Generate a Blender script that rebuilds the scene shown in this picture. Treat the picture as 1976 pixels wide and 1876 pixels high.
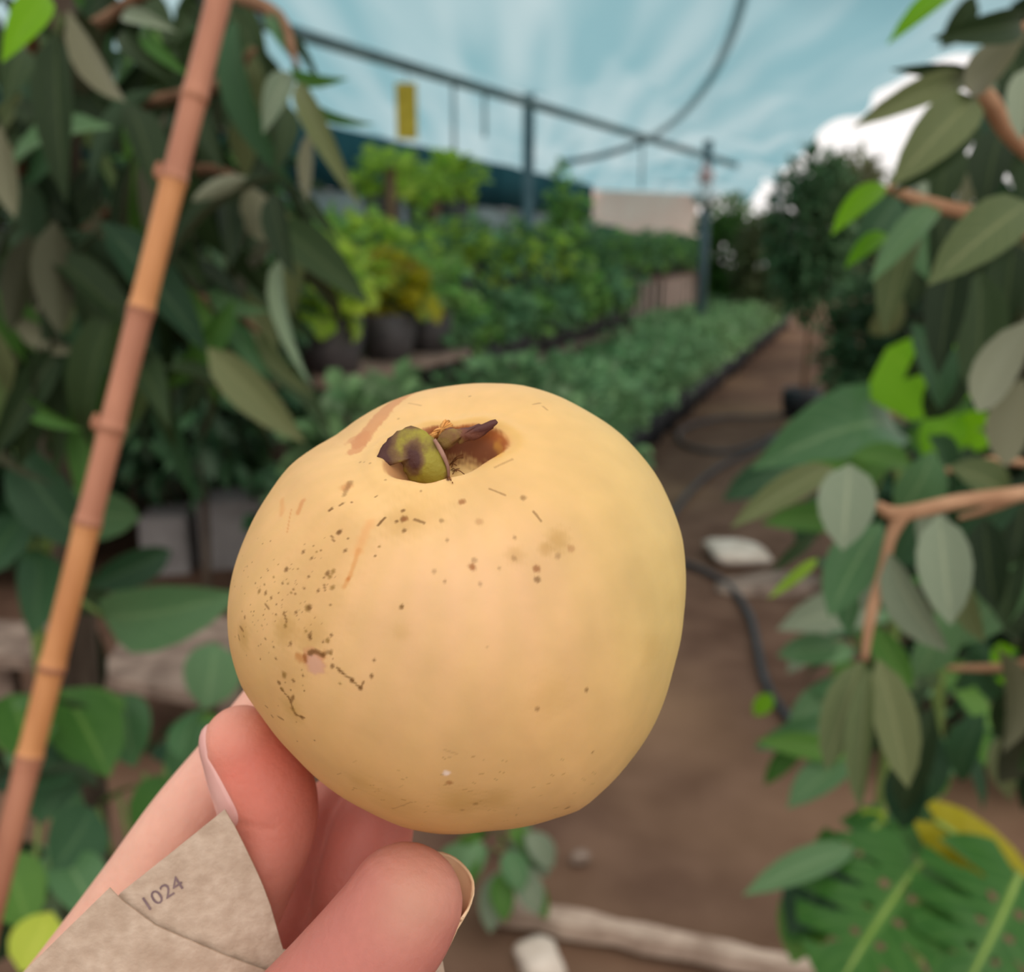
import bpy, bmesh, math, random
import numpy as np
from mathutils import Matrix, Vector

rnd = random.Random(7)
npr = np.random.RandomState(7)
scene = bpy.context.scene
for o in list(bpy.data.objects):
    bpy.data.objects.remove(o)
COL = scene.collection

# ------------------------------------------------------------------ camera
F = 1900.0                      # focal length in pixels of the 1976 x 1876 frame
PITCH = math.radians(13.5)
CAMH = 1.5
FWD = np.array([0.0, math.cos(PITCH), -math.sin(PITCH)])
UP = np.array([0.0, math.sin(PITCH), math.cos(PITCH)])
RGT = np.array([1.0, 0.0, 0.0])
CAM = np.array([0.0, 0.0, CAMH])
cam_data = bpy.data.cameras.new('camera')
cam_data.sensor_fit = 'HORIZONTAL'
cam_data.sensor_width = 36.0
cam_data.lens = F / 1976.0 * 36.0
cam_data.clip_start = 0.01
cam_data.clip_end = 300
cam_data.dof.use_dof = True
cam_data.dof.focus_distance = 0.158
cam_data.dof.aperture_fstop = 16.5
cam = bpy.data.objects.new('camera', cam_data)
cam.location = CAM
cam.rotation_euler = (math.pi / 2 - PITCH, 0, 0)
COL.objects.link(cam)
scene.camera = cam

# ------------------------------------------------------------------ sky, sun, exposure
world = bpy.data.worlds.new('overcast_sky')
scene.world = world
world.use_nodes = True
bg = world.node_tree.nodes['Background']
bg.inputs['Color'].default_value = (1.0, 0.955, 0.93, 1)
bg.inputs['Strength'].default_value = 1.15
sun_d = bpy.data.lights.new('hazy_sun', 'SUN')
sun_d.energy = 0.9
sun_d.angle = math.radians(50)
sun_d.color = (1.0, 0.93, 0.84)
sun = bpy.data.objects.new('hazy_sun', sun_d)
sun.rotation_euler = (math.radians(40), 0, math.radians(25))
COL.objects.link(sun)
vs = scene.view_settings
vs.view_transform = 'Standard'
vs.look = 'None'
vs.exposure = 0.0
vs.gamma = 1.0
vs.use_curve_mapping = False

# ------------------------------------------------------------------ helpers
def P(u, v, z):
    """world point seen at pixel (u, v) at camera depth z (metres)"""
    return CAM + RGT * ((u - 988) / F * z) + UP * (-(v - 938) / F * z) + FWD * z

def G(u, v, h=0.0):
    """world point on the horizontal plane at height h under pixel (u, v)"""
    d = RGT * ((u - 988) / F) + UP * (-(v - 938) / F) + FWD
    t = (h - CAMH) / d[2]
    return CAM + d * t

def c2w(a):
    """camera-space (right, up, depth) rows to world"""
    a = np.asarray(a, float)
    return CAM + a[:, :1] * RGT + a[:, 1:2] * UP + a[:, 2:3] * FWD

def w2px(w):
    d = np.asarray(w) - CAM
    z = d @ FWD
    return 988 + F * (d @ RGT) / z, 938 - F * (d @ UP) / z

def lin(c):
    """sRGB 0-255 to linear"""
    r = []
    for x in c:
        x = x / 255.0
        r.append(x / 12.92 if x <= 0.04045 else ((x + 0.055) / 1.055) ** 2.4)
    return tuple(r)

def srgb(r, g, b):
    return lin((r, g, b)) + (1.0,)

def new_mesh(name, verts, faces, smooth=True, uvs=None):
    me = bpy.data.meshes.new(name)
    me.from_pydata([tuple(map(float, v)) for v in verts], [], [tuple(f) for f in faces])
    if smooth:
        me.polygons.foreach_set('use_smooth', [True] * len(me.polygons))
    if uvs is not None:
        lay = me.uv_layers.new(name='UVMap')
        idx = np.empty(len(me.loops), dtype=np.int32)
        me.loops.foreach_get('vertex_index', idx)
        lay.data.foreach_set('uv', np.asarray(uvs, np.float32)[idx].ravel())
    me.update()
    return me

def obj(name, me, mat=None, parent=None):
    o = bpy.data.objects.new(name, me)
    COL.objects.link(o)
    if mat is not None and me is not None and not me.materials:
        me.materials.append(mat)
    if parent is not None:
        o.parent = parent
        o.matrix_parent_inverse = Matrix.Translation(-Vector(parent.location))
    return o

def tag(o, label, cat, group=None):
    o['label'] = label
    o['category'] = cat
    if group:
        o['group'] = group
    return o

def thing(name, label, cat, loc=(0, 0, 0), group=None):
    o = bpy.data.objects.new(name, None)
    o.empty_display_size = 0.05
    o.location = tuple(map(float, loc))
    COL.objects.link(o)
    return tag(o, label, cat, group)

def struct(name, me, mat, label=None):
    o = obj(name, me, mat)
    o['kind'] = 'structure'
    if label:
        o['label'] = label
    return o

def copy_thing(root, loc, rz=0.0, s=1.0, label=None, rename=None):
    r = root.copy()
    COL.objects.link(r)
    r.location = tuple(map(float, loc))
    r.rotation_euler = (0, 0, rz)
    r.scale = (s, s, s)
    if label:
        r['label'] = label
    for ch in list(root.children):
        c = ch.copy()
        COL.objects.link(c)
        c.parent = r
        for g in list(ch.children):
            d = g.copy()
            COL.objects.link(d)
            d.parent = c
    return r

def catmull(pts, n):
    p = np.asarray(pts, float)
    if len(p) == 2:
        t = np.linspace(0, 1, n)[:, None]
        return p[0] * (1 - t) + p[1] * t
    q = np.vstack([2 * p[0] - p[1], p, 2 * p[-1] - p[-2]])
    m = len(p) - 1
    out = []
    for t in np.linspace(0, m, n):
        i = min(int(t), m - 1)
        f = t - i
        a, b, c, d = q[i], q[i + 1], q[i + 2], q[i + 3]
        out.append(0.5 * ((2 * b) + (-a + c) * f + (2 * a - 5 * b + 4 * c - d) * f * f + (-a + 3 * b - 3 * c + d) * f ** 3))
    return np.array(out)

def tube_geo(pts, radii, seg=10, n=None, round_ends=False):
    """swept tube, returns verts, faces"""
    pts = np.asarray(pts, float)
    if np.isscalar(radii):
        radii = [radii] * len(pts)
    full = np.hstack([pts, np.asarray(radii, float)[:, None]])
    if n is None:
        n = max(2, len(pts)) if len(pts) == 2 else len(pts) * 4
    c = catmull(full, n)
    p, r = c[:, :3], np.maximum(c[:, 3], 1e-5)
    T = np.gradient(p, axis=0)
    T /= np.linalg.norm(T, axis=1)[:, None] + 1e-12
    if round_ends:
        pre, post = [], []
        for k in range(5, 0, -1):
            a = k / 5 * math.pi / 2 * 0.985
            pre.append((p[0] - T[0] * r[0] * math.sin(a), r[0] * math.cos(a), T[0]))
        for k in range(1, 6):
            a = k / 5 * math.pi / 2 * 0.985
            post.append((p[-1] + T[-1] * r[-1] * math.sin(a), r[-1] * math.cos(a), T[-1]))
        p = np.vstack([[x[0] for x in pre], p, [x[0] for x in post]])
        r = np.concatenate([[x[1] for x in pre], r, [x[1] for x in post]])
        T = np.vstack([[x[2] for x in pre], T, [x[2] for x in post]])
    N = np.cross(T[0], [0.31, 0.2, 0.93])
    N /= np.linalg.norm(N)
    ang = np.arange(seg) / seg * 2 * math.pi
    V = []
    for i in range(len(p)):
        N = N - T[i] * (N @ T[i])
        N /= np.linalg.norm(N)
        B = np.cross(T[i], N)
        V.append(p[i] + r[i] * (np.cos(ang)[:, None] * N + np.sin(ang)[:, None] * B))
    V = np.vstack(V)
    fs = []
    m = len(p)
    for i in range(m - 1):
        for j in range(seg):
            k = (j + 1) % seg
            fs.append((i * seg + j, i * seg + k, (i + 1) * seg + k, (i + 1) * seg + j))
    fs.append(tuple(range(seg))[::-1])
    fs.append(tuple((m - 1) * seg + j for j in range(seg)))
    return V, fs

def tube(name, pts, radii, mat, parent=None, seg=10, n=None, round_ends=False):
    v, f = tube_geo(pts, radii, seg, n, round_ends)
    return obj(name, new_mesh(name, v, f), mat, parent)

def box_geo(cx, cy, cz, sx, sy, sz, rz=0.0):
    c, s = math.cos(rz), math.sin(rz)
    V = []
    for dx in (-.5, .5):
        for dy in (-.5, .5):
            for dz in (-.5, .5):
                x, y = dx * sx, dy * sy
                V.append((cx + x * c - y * s, cy + x * s + y * c, cz + dz * sz))
    Fs = [(0, 1, 3, 2), (4, 6, 7, 5), (0, 4, 5, 1), (2, 3, 7, 6), (0, 2, 6, 4), (1, 5, 7, 3)]
    return V, Fs

def box(name, c, s, mat, parent=None, rz=0.0, bevel=0.0):
    v, f = box_geo(*c, *s, rz)
    me = new_mesh(name, v, f, smooth=False)
    if bevel > 0:
        bm = bmesh.new(); bm.from_mesh(me)
        bmesh.ops.bevel(bm, geom=bm.edges[:], offset=bevel, segments=2, affect='EDGES')
        bm.to_mesh(me); bm.free()
    return obj(name, me, mat, parent)

# ------------------------------------------------------------------ materials
def mat_base(name):
    m = bpy.data.materials.new(name)
    m.use_nodes = True
    nt = m.node_tree
    b = nt.nodes['Principled BSDF']
    return m, nt, b

def noise_mat(name, c1, c2, scale=5.0, rough=0.8, bump=0.0, detail=4.0, c3=None, scale3=1.0, spec=0.3, stretch=None, metallic=0.0):
    m, nt, b = mat_base(name)
    N, L = nt.nodes, nt.links
    tc = N.new('ShaderNodeTexCoord')
    src = tc.outputs['Object']
    if stretch:
        mp = N.new('ShaderNodeMapping')
        mp.inputs['Scale'].default_value = stretch
        L.new(src, mp.inputs['Vector']); src = mp.outputs['Vector']
    nz = N.new('ShaderNodeTexNoise')
    nz.inputs['Scale'].default_value = scale
    nz.inputs['Detail'].default_value = detail
    L.new(src, nz.inputs['Vector'])
    rp = N.new('ShaderNodeValToRGB')
    rp.color_ramp.elements[0].position = 0.32
    rp.color_ramp.elements[1].position = 0.68
    rp.color_ramp.elements[0].color = srgb(*c1)
    rp.color_ramp.elements[1].color = srgb(*c2)
    L.new(nz.outputs['Fac'], rp.inputs['Fac'])
    out = rp.outputs['Color']
    if c3:
        n3 = N.new('ShaderNodeTexNoise')
        n3.inputs['Scale'].default_value = scale3
        n3.inputs['Detail'].default_value = 3
        L.new(src, n3.inputs['Vector'])
        r3 = N.new('ShaderNodeMapRange')
        r3.inputs['From Min'].default_value = 0.48
        r3.inputs['From Max'].default_value = 0.66
        L.new(n3.outputs['Fac'], r3.inputs['Value'])
        mx = N.new('ShaderNodeMix'); mx.data_type = 'RGBA'
        L.new(r3.outputs['Result'], mx.inputs['Factor'])
        L.new(out, mx.inputs['A'])
        mx.inputs['B'].default_value = srgb(*c3)
        out = mx.outputs['Result']
    L.new(out, b.inputs['Base Color'])
    b.inputs['Roughness'].default_value = rough
    b.inputs['Specular IOR Level'].default_value = spec
    b.inputs['Metallic'].default_value = metallic
    if bump:
        bp = N.new('ShaderNodeBump')
        bp.inputs['Strength'].default_value = bump
        bp.inputs['Distance'].default_value = 0.02
        L.new(nz.outputs['Fac'], bp.inputs['Height'])
        L.new(bp.outputs['Normal'], b.inputs['Normal'])
    return m

def leaf_mat(name, c1, c2, under, trans=0.3, rough=0.45, vein=0.35, tr_col=None):
    """leaf: upper face between c1 and c2, paler underside, light shining through"""
    m, nt, b = mat_base(name)
    N, L = nt.nodes, nt.links
    at = N.new('ShaderNodeAttribute'); at.attribute_name = 'rnd'
    oi = N.new('ShaderNodeObjectInfo')
    ad = N.new('ShaderNodeMath'); ad.operation = 'ADD'
    L.new(at.outputs['Fac'], ad.inputs[0]); L.new(oi.outputs['Random'], ad.inputs[1])
    fr = N.new('ShaderNodeMath'); fr.operation = 'FRACT'
    L.new(ad.outputs[0], fr.inputs[0])
    tc = N.new('ShaderNodeTexCoord')
    nz = N.new('ShaderNodeTexNoise'); nz.inputs['Scale'].default_value = 6.0
    L.new(tc.outputs['UV'], nz.inputs['Vector'])
    f2 = N.new('ShaderNodeMath'); f2.operation = 'MULTIPLY_ADD'
    L.new(nz.outputs['Fac'], f2.inputs[0]); f2.inputs[1].default_value = 0.35
    sc = N.new('ShaderNodeMath'); sc.operation = 'MULTIPLY_ADD'
    L.new(fr.outputs[0], sc.inputs[0]); sc.inputs[1].default_value = 0.95; sc.inputs[2].default_value = -0.12
    L.new(sc.outputs[0], f2.inputs[2])
    mx = N.new('ShaderNodeMix'); mx.data_type = 'RGBA'; mx.clamp_factor = True
    L.new(f2.outputs[0], mx.inputs['Factor'])
    mx.inputs['A'].default_value = srgb(*c1); mx.inputs['B'].default_value = srgb(*c2)
    # veins from the leaf's own UV
    sx = N.new('ShaderNodeSeparateXYZ'); L.new(tc.outputs['UV'], sx.inputs[0])
    d = N.new('ShaderNodeMath'); d.operation = 'SUBTRACT'; L.new(sx.outputs[0], d.inputs[0]); d.inputs[1].default_value = 0.5
    ab = N.new('ShaderNodeMath'); ab.operation = 'ABSOLUTE'; L.new(d.outputs[0], ab.inputs[0])
    mid = N.new('ShaderNodeMapRange'); L.new(ab.outputs[0], mid.inputs['Value'])
    mid.inputs['From Min'].default_value = 0.012; mid.inputs['From Max'].default_value = 0.05
    mid.inputs['To Min'].default_value = 1.0; mid.inputs['To Max'].default_value = 0.0
    sv = N.new('ShaderNodeMath'); sv.operation = 'MULTIPLY_ADD'
    L.new(ab.outputs[0], sv.inputs[0]); sv.inputs[1].default_value = -0.55; L.new(sx.outputs[1], sv.inputs[2])
    sm = N.new('ShaderNodeMath'); sm.operation = 'MULTIPLY'; L.new(sv.outputs[0], sm.inputs[0]); sm.inputs[1].default_value = 9.0
    pp = N.new('ShaderNodeMath'); pp.operation = 'PINGPONG'; L.new(sm.outputs[0], pp.inputs[0]); pp.inputs[1].default_value = 0.5
    vr = N.new('ShaderNodeMapRange'); L.new(pp.outputs[0], vr.inputs['Value'])
    vr.inputs['From Min'].default_value = 0.0; vr.inputs['From Max'].default_value = 0.09
    vr.inputs['To Min'].default_value = 0.5; vr.inputs['To Max'].default_value = 0.0
    vm = N.new('ShaderNodeMath'); vm.operation = 'MAXIMUM'
    L.new(mid.outputs['Result'], vm.inputs[0]); L.new(vr.outputs['Result'], vm.inputs[1])
    vs_ = N.new('ShaderNodeMath'); vs_.operation = 'MULTIPLY'; L.new(vm.outputs[0], vs_.inputs[0]); vs_.inputs[1].default_value = vein
    m2 = N.new('ShaderNodeMix'); m2.data_type = 'RGBA'
    L.new(vs_.outputs[0], m2.inputs['Factor']); L.new(mx.outputs['Result'], m2.inputs['A'])
    m2.inputs['B'].default_value = srgb(min(255, c2[0] + 45), min(255, c2[1] + 40), min(255, c2[2] + 30))
    geo = N.new('ShaderNodeNewGeometry')
    m3 = N.new('ShaderNodeMix'); m3.data_type = 'RGBA'
    L.new(geo.outputs['Backfacing'], m3.inputs['Factor']); L.new(m2.outputs['Result'], m3.inputs['A'])
    m3.inputs['B'].default_value = srgb(*under)
    L.new(m3.outputs['Result'], b.inputs['Base Color'])
    b.inputs['Roughness'].default_value = rough
    b.inputs['Specular IOR Level'].default_value = 0.22
    tr = N.new('ShaderNodeBsdfTranslucent')
    if tr_col:
        tr.inputs['Color'].default_value = srgb(*tr_col)
    else:
        L.new(mx.outputs['Result'], tr.inputs['Color'])
    ms = N.new('ShaderNodeMixShader'); ms.inputs[0].default_value = trans
    out = N['Material Output']
    L.new(b.outputs[0], ms.inputs[1]); L.new(tr.outputs[0], ms.inputs[2])
    L.new(ms.outputs[0], out.inputs['Surface'])
    return m

M = {}
M['soil'] = noise_mat('path_soil', (90, 68, 56), (116, 91, 76), 5.0, 0.95, 0.15, 8, c3=(140, 112, 88), scale3=0.45, spec=0.05)
M['concrete'] = noise_mat('grey_concrete', (128, 124, 122), (160, 156, 154), 6, 0.9, 0.3, 6, spec=0.15)
M['slab'] = noise_mat('brown_stone', (112, 96, 86), (160, 142, 128), 14, 0.95, 0.6, 8, spec=0.1)
M['pale_stone'] = noise_mat('pale_stone', (190, 176, 160), (225, 214, 200), 12, 0.9, 0.4, 6, spec=0.15)
M['pale_wood'] = noise_mat('weathered_lath', (150, 128, 112), (205, 184, 166), 10, 0.9, 0.3, 6, spec=0.1)
M['hose'] = noise_mat('hose_rubber', (42, 44, 48), (66, 68, 72), 20, 0.5, spec=0.4)
M['bag'] = noise_mat('black_grow_bag', (22, 24, 28), (44, 46, 50), 9, 0.55, 0.4, spec=0.4)
M['pot'] = noise_mat('dark_pot', (58, 54, 56), (88, 82, 82), 8, 0.6, spec=0.35)
M['pot_earth'] = noise_mat('potting_soil', (45, 34, 28), (70, 54, 44), 30, 0.95, 0.5, spec=0.05)
M['pot_white'] = noise_mat('white_pot', (205, 205, 205), (228, 226, 226), 6, 0.5, spec=0.4)
M['bench'] = noise_mat('bench_timber', (120, 96, 84), (164, 136, 122), 6, 0.9, 0.3, stretch=(1, 1, 0.2), spec=0.15)
M['picket'] = noise_mat('picket_timber', (176, 144, 132), (214, 184, 172), 6, 0.9, 0.3, stretch=(1, 1, 0.2), spec=0.15)
M['steel'] = noise_mat('galvanised_pipe', (98, 112, 116), (136, 148, 150), 5, 0.5, spec=0.4)
M['steel_dark'] = noise_mat('dark_pipe', (62, 84, 92), (92, 112, 118), 5, 0.5, spec=0.4)
M['wire'] = noise_mat('wire', (80, 96, 100), (100, 116, 120), 5, 0.6)
M['wall_grey'] = noise_mat('grey_wall', (150, 152, 152), (172, 174, 172), 2.0, 0.95, spec=0.1)
M['wall_pink'] = noise_mat('pink_plaster', (246, 202, 186), (252, 220, 204), 1.5, 0.95, spec=0.1)
M['yellow'] = noise_mat('yellow_card', (196, 158, 40), (222, 182, 62), 12, 0.6)
M['white_sheet'] = noise_mat('white_plastic', (205, 205, 205), (230, 226, 226), 9, 0.5)
M['pink_sheet'] = noise_mat('pink_plastic', (205, 165, 165), (222, 186, 184), 9, 0.5)
M['bark'] = noise_mat('brown_bark', (96, 70, 52), (140, 108, 84), 18, 0.9, 0.5, stretch=(1, 1, 0.3), spec=0.15)
M['bark_grey'] = noise_mat('grey_bark', (62, 52, 44), (96, 84, 72), 18, 0.9, 0.5, stretch=(1, 1, 0.3), spec=0.15)
M['twig'] = noise_mat('young_twig', (150, 112, 84), (184, 146, 114), 22, 0.8, 0.3, spec=0.2)
M['stem_green'] = noise_mat('green_stem', (96, 120, 60), (128, 150, 84), 22, 0.6, spec=0.3)

def net_mat(name, dark, light, see):
    m, nt, b = mat_base(name)
    N, L = nt.nodes, nt.links
    N.remove(b)
    tc = N.new('ShaderNodeTexCoord')
    mp = N.new('ShaderNodeMapping'); mp.inputs['Rotation'].default_value = (0, 0, math.radians(14)); mp.inputs['Scale'].default_value = (1.0, 0.16, 1.0)
    L.new(tc.outputs['Object'], mp.inputs['Vector'])
    nz = N.new('ShaderNodeTexNoise'); nz.inputs['Scale'].default_value = 0.9; nz.inputs['Detail'].default_value = 3.0
    L.new(mp.outputs['Vector'], nz.inputs['Vector'])
    mp2 = N.new('ShaderNodeMapping'); mp2.inputs['Rotation'].default_value = (0, 0, math.radians(24)); mp2.inputs['Scale'].default_value = (1.0, 0.035, 1.0)
    L.new(tc.outputs['Object'], mp2.inputs['Vector'])
    nf = N.new('ShaderNodeTexNoise'); nf.inputs['Scale'].default_value = 3.2; nf.inputs['Detail'].default_value = 0.8
    L.new(mp2.outputs['Vector'], nf.inputs['Vector'])
    av = N.new('ShaderNodeMix'); av.data_type = 'FLOAT'; av.inputs['Factor'].default_value = 0.5
    L.new(nz.outputs['Fac'], av.inputs['A']); L.new(nf.outputs['Fac'], av.inputs['B'])
    rp = N.new('ShaderNodeValToRGB')
    rp.color_ramp.elements[0].position = 0.38; rp.color_ramp.elements[1].position = 0.62
    rp.color_ramp.elements[0].color = srgb(*dark); rp.color_ramp.elements[1].color = srgb(*light)
    L.new(av.outputs['Result'], rp.inputs['Fac'])
    t = N.new('ShaderNodeBsdfTransparent'); L.new(rp.outputs['Color'], t.inputs['Color'])
    s = N.new('ShaderNodeBsdfTranslucent'); L.new(rp.outputs['Color'], s.inputs['Color'])
    d = N.new('ShaderNodeBsdfDiffuse'); L.new(rp.outputs['Color'], d.inputs['Color'])
    m1 = N.new('ShaderNodeMixShader'); m1.inputs[0].default_value = 0.35
    L.new(s.outputs[0], m1.inputs[1]); L.new(d.outputs[0], m1.inputs[2])
    m2 = N.new('ShaderNodeMixShader'); m2.inputs[0].default_value = see
    L.new(m1.outputs[0], m2.inputs[1]); L.new(t.outputs[0], m2.inputs[2])
    L.new(m2.outputs[0], N['Material Output'].inputs['Surface'])
    return m
M['net'] = net_mat('shade_net', (140, 184, 194), (186, 211, 217), 0.62)
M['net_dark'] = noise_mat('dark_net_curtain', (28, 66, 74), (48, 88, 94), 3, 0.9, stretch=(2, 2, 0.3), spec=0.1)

# leaf palettes
LM = {
    'dark':   leaf_mat('leaf_dark', (24, 42, 22), (48, 68, 36), (72, 74, 54), 0.2, 0.62),
    'olive':  leaf_mat('leaf_olive', (82, 98, 60), (112, 120, 80), (110, 110, 86), 0.25, 0.55),
    'grey':   leaf_mat('leaf_grey_green', (104, 122, 98), (132, 144, 120), (118, 122, 100), 0.2, 0.5),
    'green':  leaf_mat('leaf_green', (58, 104, 40), (98, 142, 62), (120, 140, 92), 0.35),
    'bright': leaf_mat('leaf_bright', (88, 150, 12), (120, 178, 24), (130, 170, 60), 0.5, 0.45, 0.2),
    'mid':    leaf_mat('leaf_mid', (66, 108, 66), (104, 140, 96), (122, 142, 108), 0.25, 0.4),
    'yellow': leaf_mat('leaf_yellow', (158, 152, 20), (182, 170, 40), (170, 160, 80), 0.4),
    'lime':   leaf_mat('leaf_lime', (140, 186, 60), (204, 220, 84), (176, 196, 110), 0.45),
    'bed':    leaf_mat('leaf_bed', (104, 150, 92), (160, 194, 138), (150, 176, 136), 0.3, 0.6),
    'deep':   leaf_mat('leaf_deep', (26, 56, 36), (56, 92, 58), (78, 102, 78), 0.2, 0.5),
}

LM['tree'] = leaf_mat('leaf_tree', (56, 92, 58), (98, 132, 88), (100, 126, 92), 0.3, 0.55)
LM['pots'] = leaf_mat('leaf_pots', (96, 146, 60), (156, 192, 96), (146, 174, 112), 0.35, 0.55)
LM['shade'] = leaf_mat('leaf_shade', (70, 112, 70), (120, 156, 104), (120, 146, 108), 0.3, 0.5)
# ------------------------------------------------------------------ leaf shapes
def leaf_geo(kind, nl=7, nw=4, arch=0.0, fold=0.15, wave=0.0):
    """unit leaf along +Y (0..1), half width 0.5, normal +Z"""
    V, UV = [], []
    for i in range(nl + 1):
        s = i / nl
        if kind == 'lance':
            w = (math.sin(math.pi * min(1, s ** 0.85)) ** 0.75) * (1 - 0.25 * s)
        elif kind == 'oval':
            w = math.sin(math.pi * s ** 0.9) ** 0.65 if s < 0.82 else (math.sin(math.pi * 0.82 ** 0.9) ** 0.65) * ((1 - s) / 0.18) ** 0.9
        elif kind == 'round':
            w = math.sqrt(max(0, 1 - (2 * s - 1) ** 2)) * (1 + 0.10 * math.cos(9 * s))
        else:
            w = math.sin(math.pi * s) ** 0.5
        w = max(w, 0.03 if i in (0, nl) else w)
        for j in range(nw + 1):
            t = 2 * j / nw - 1
            z = arch * 4 * s * (1 - s) + fold * abs(t) * w * 0.5 + wave * math.sin(s * 15 + (2 if t > 0 else 0)) * abs(t) * w
            V.append((t * w * 0.5, s, z))
            UV.append((0.5 + t * 0.5, s))
    Fs = []
    for i in range(nl):
        for j in range(nw):
            a = i * (nw + 1) + j
            Fs.append((a, a + 1, a + nw + 2, a + nw + 1))
    return V, Fs, UV

LEAF = {}
def leaf_mesh(kind, arch, mat_key, wave=0.0):
    key = (kind, round(arch, 2), mat_key, wave)
    if key not in LEAF:
        v, f, uv = leaf_geo(kind, 6, 4, arch, 0.18, wave)
        me = new_mesh('leaf_' + kind, v, f, True, uv)
        me.materials.append(LM[mat_key])
        LEAF[key] = me
    return LEAF[key]

def place_leaf(parent, base, tip, width, mat_key='green', kind='lance', arch=0.1, roll=0.0, wave=0.0, name='leaf', nrm=None):
    base, tip = np.asarray(base, float), np.asarray(tip, float)
    Y = tip - base
    ln = np.linalg.norm(Y)
    yv = Y / ln
    ref = np.array(nrm, float) if nrm is not None else (CAM - 0.5 * (base + tip))
    n = ref - yv * (ref @ yv)
    n /= np.linalg.norm(n) + 1e-9
    x = np.cross(yv, n)
    c, s = math.cos(math.radians(roll)), math.sin(math.radians(roll))
    n2 = n * c + x * s
    x2 = np.cross(yv, n2)
    o = bpy.data.objects.new(name, leaf_mesh(kind, arch, mat_key, wave))
    COL.objects.link(o)
    mw = Matrix(((x2[0] * width, Y[0], n2[0] * ln, base[0]),
                 (x2[1] * width, Y[1], n2[1] * ln, base[1]),
                 (x2[2] * width, Y[2], n2[2] * ln, base[2]),
                 (0, 0, 0, 1)))
    if parent is not None:
        o.parent = parent
        o.matrix_parent_inverse = Matrix.Translation(-Vector(parent.location))
    o.matrix_basis = mw
    return o

def leaf_px(parent, u0, v0, u1, v1, w, z0, z1=None, mat_key='green', kind='lance', arch=0.1, roll=0.0, wave=0.0):
    z1 = z0 if z1 is None else z1
    zm = 0.5 * (z0 + z1)
    return place_leaf(parent, P(u0, v0, z0), P(u1, v1, z1), w / F * zm / max(0.5, abs(math.cos(math.radians(roll)))), mat_key, kind, arch, roll, wave)

def foliage(name, n, sampler, size, kind='round', ratio=0.8, seed=1, droop=0.2, small=True, arch=0.12):
    """one mesh of n small leaves"""
    r = np.random.RandomState(seed)
    v, f, uv = leaf_geo(kind, 4 if small else 6, 2, arch, 0.25)
    v = np.array(v); f = np.array(f); uv = np.array(uv)
    Vs, Fs, U, R = [], [], [], []
    for i in range(n):
        p, outd = sampler(r)
        outd = np.asarray(outd, float) + r.normal(0, 0.45, 3) + np.array([0, 0, -droop])
        y = outd / (np.linalg.norm(outd) + 1e-9)
        nn = np.array([0, 0, 1.0]) + r.normal(0, 0.35, 3)
        nn = nn - y * (nn @ y); nn /= np.linalg.norm(nn) + 1e-9
        x = np.cross(y, nn)
        s = size * r.uniform(0.6, 1.25)
        Vs.append(p + s * (v[:, :1] * ratio * x + v[:, 1:2] * y + v[:, 2:3] * nn))
        Fs.append(f + i * len(v)); U.append(uv); R.append(np.full(len(v), r.rand()))
    Vs = np.vstack(Vs); Fs = np.vstack(Fs); U = np.vstack(U)
    me = bpy.data.meshes.new(name)
    me.vertices.add(len(Vs)); me.vertices.foreach_set('co', Vs.astype(np.float32).ravel())
    me.loops.add(Fs.size); me.loops.foreach_set('vertex_index', Fs.astype(np.int32).ravel())
    me.polygons.add(len(Fs)); me.polygons.foreach_set('loop_start', np.arange(0, Fs.size, 4, dtype=np.int32))
    me.polygons.foreach_set('use_smooth', np.ones(len(Fs), dtype=bool))
    lay = me.uv_layers.new(name='UVMap'); lay.data.foreach_set('uv', U[Fs.ravel()].astype(np.float32).ravel())
    at = me.attributes.new('rnd', 'FLOAT', 'POINT'); at.data.foreach_set('value', np.concatenate(R).astype(np.float32))
    me.update(); me.validate()
    return me

def blob(c, rx, ry, rz, shell=0.45):
    c = np.asarray(c, float)
    def f(r):
        d = r.normal(0, 1, 3); d /= np.linalg.norm(d)
        k = r.uniform(shell, 1.0)
        return c + d * k * np.array([rx, ry, rz]), d
    return f
# ================================================================== THE SETTING
DIR = np.array([0.359, 1.0, 0.0]); DIR /= np.linalg.norm(DIR)     # the rows and the path run this way
LEFTN = np.array([-DIR[1], DIR[0], 0.0])
RZ = math.atan2(DIR[1], DIR[0]) - math.pi / 2

def grid(name, x0, x1, y0, y1, nx, ny, zf):
    xs, ys = np.linspace(x0, x1, nx + 1), np.linspace(y0, y1, ny + 1)
    V = [(x, y, zf(x, y)) for y in ys for x in xs]
    Fs = []
    for j in range(ny):
        for i in range(nx):
            a = j * (nx + 1) + i
            Fs.append((a, a + 1, a + nx + 2, a + nx + 1))
    return V, Fs

def ground_h(x, y):
    return 0.012 * math.sin(3.1 * x + 1.3 * y) + 0.010 * math.sin(5.3 * y - 2.1 * x) - 0.022
v, f = grid('floor', -14, 22, -4, 40, 90, 110, ground_h)
struct('floor', new_mesh('floor', v, f), M['soil'], 'bare brown soil of the nursery path')

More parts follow.
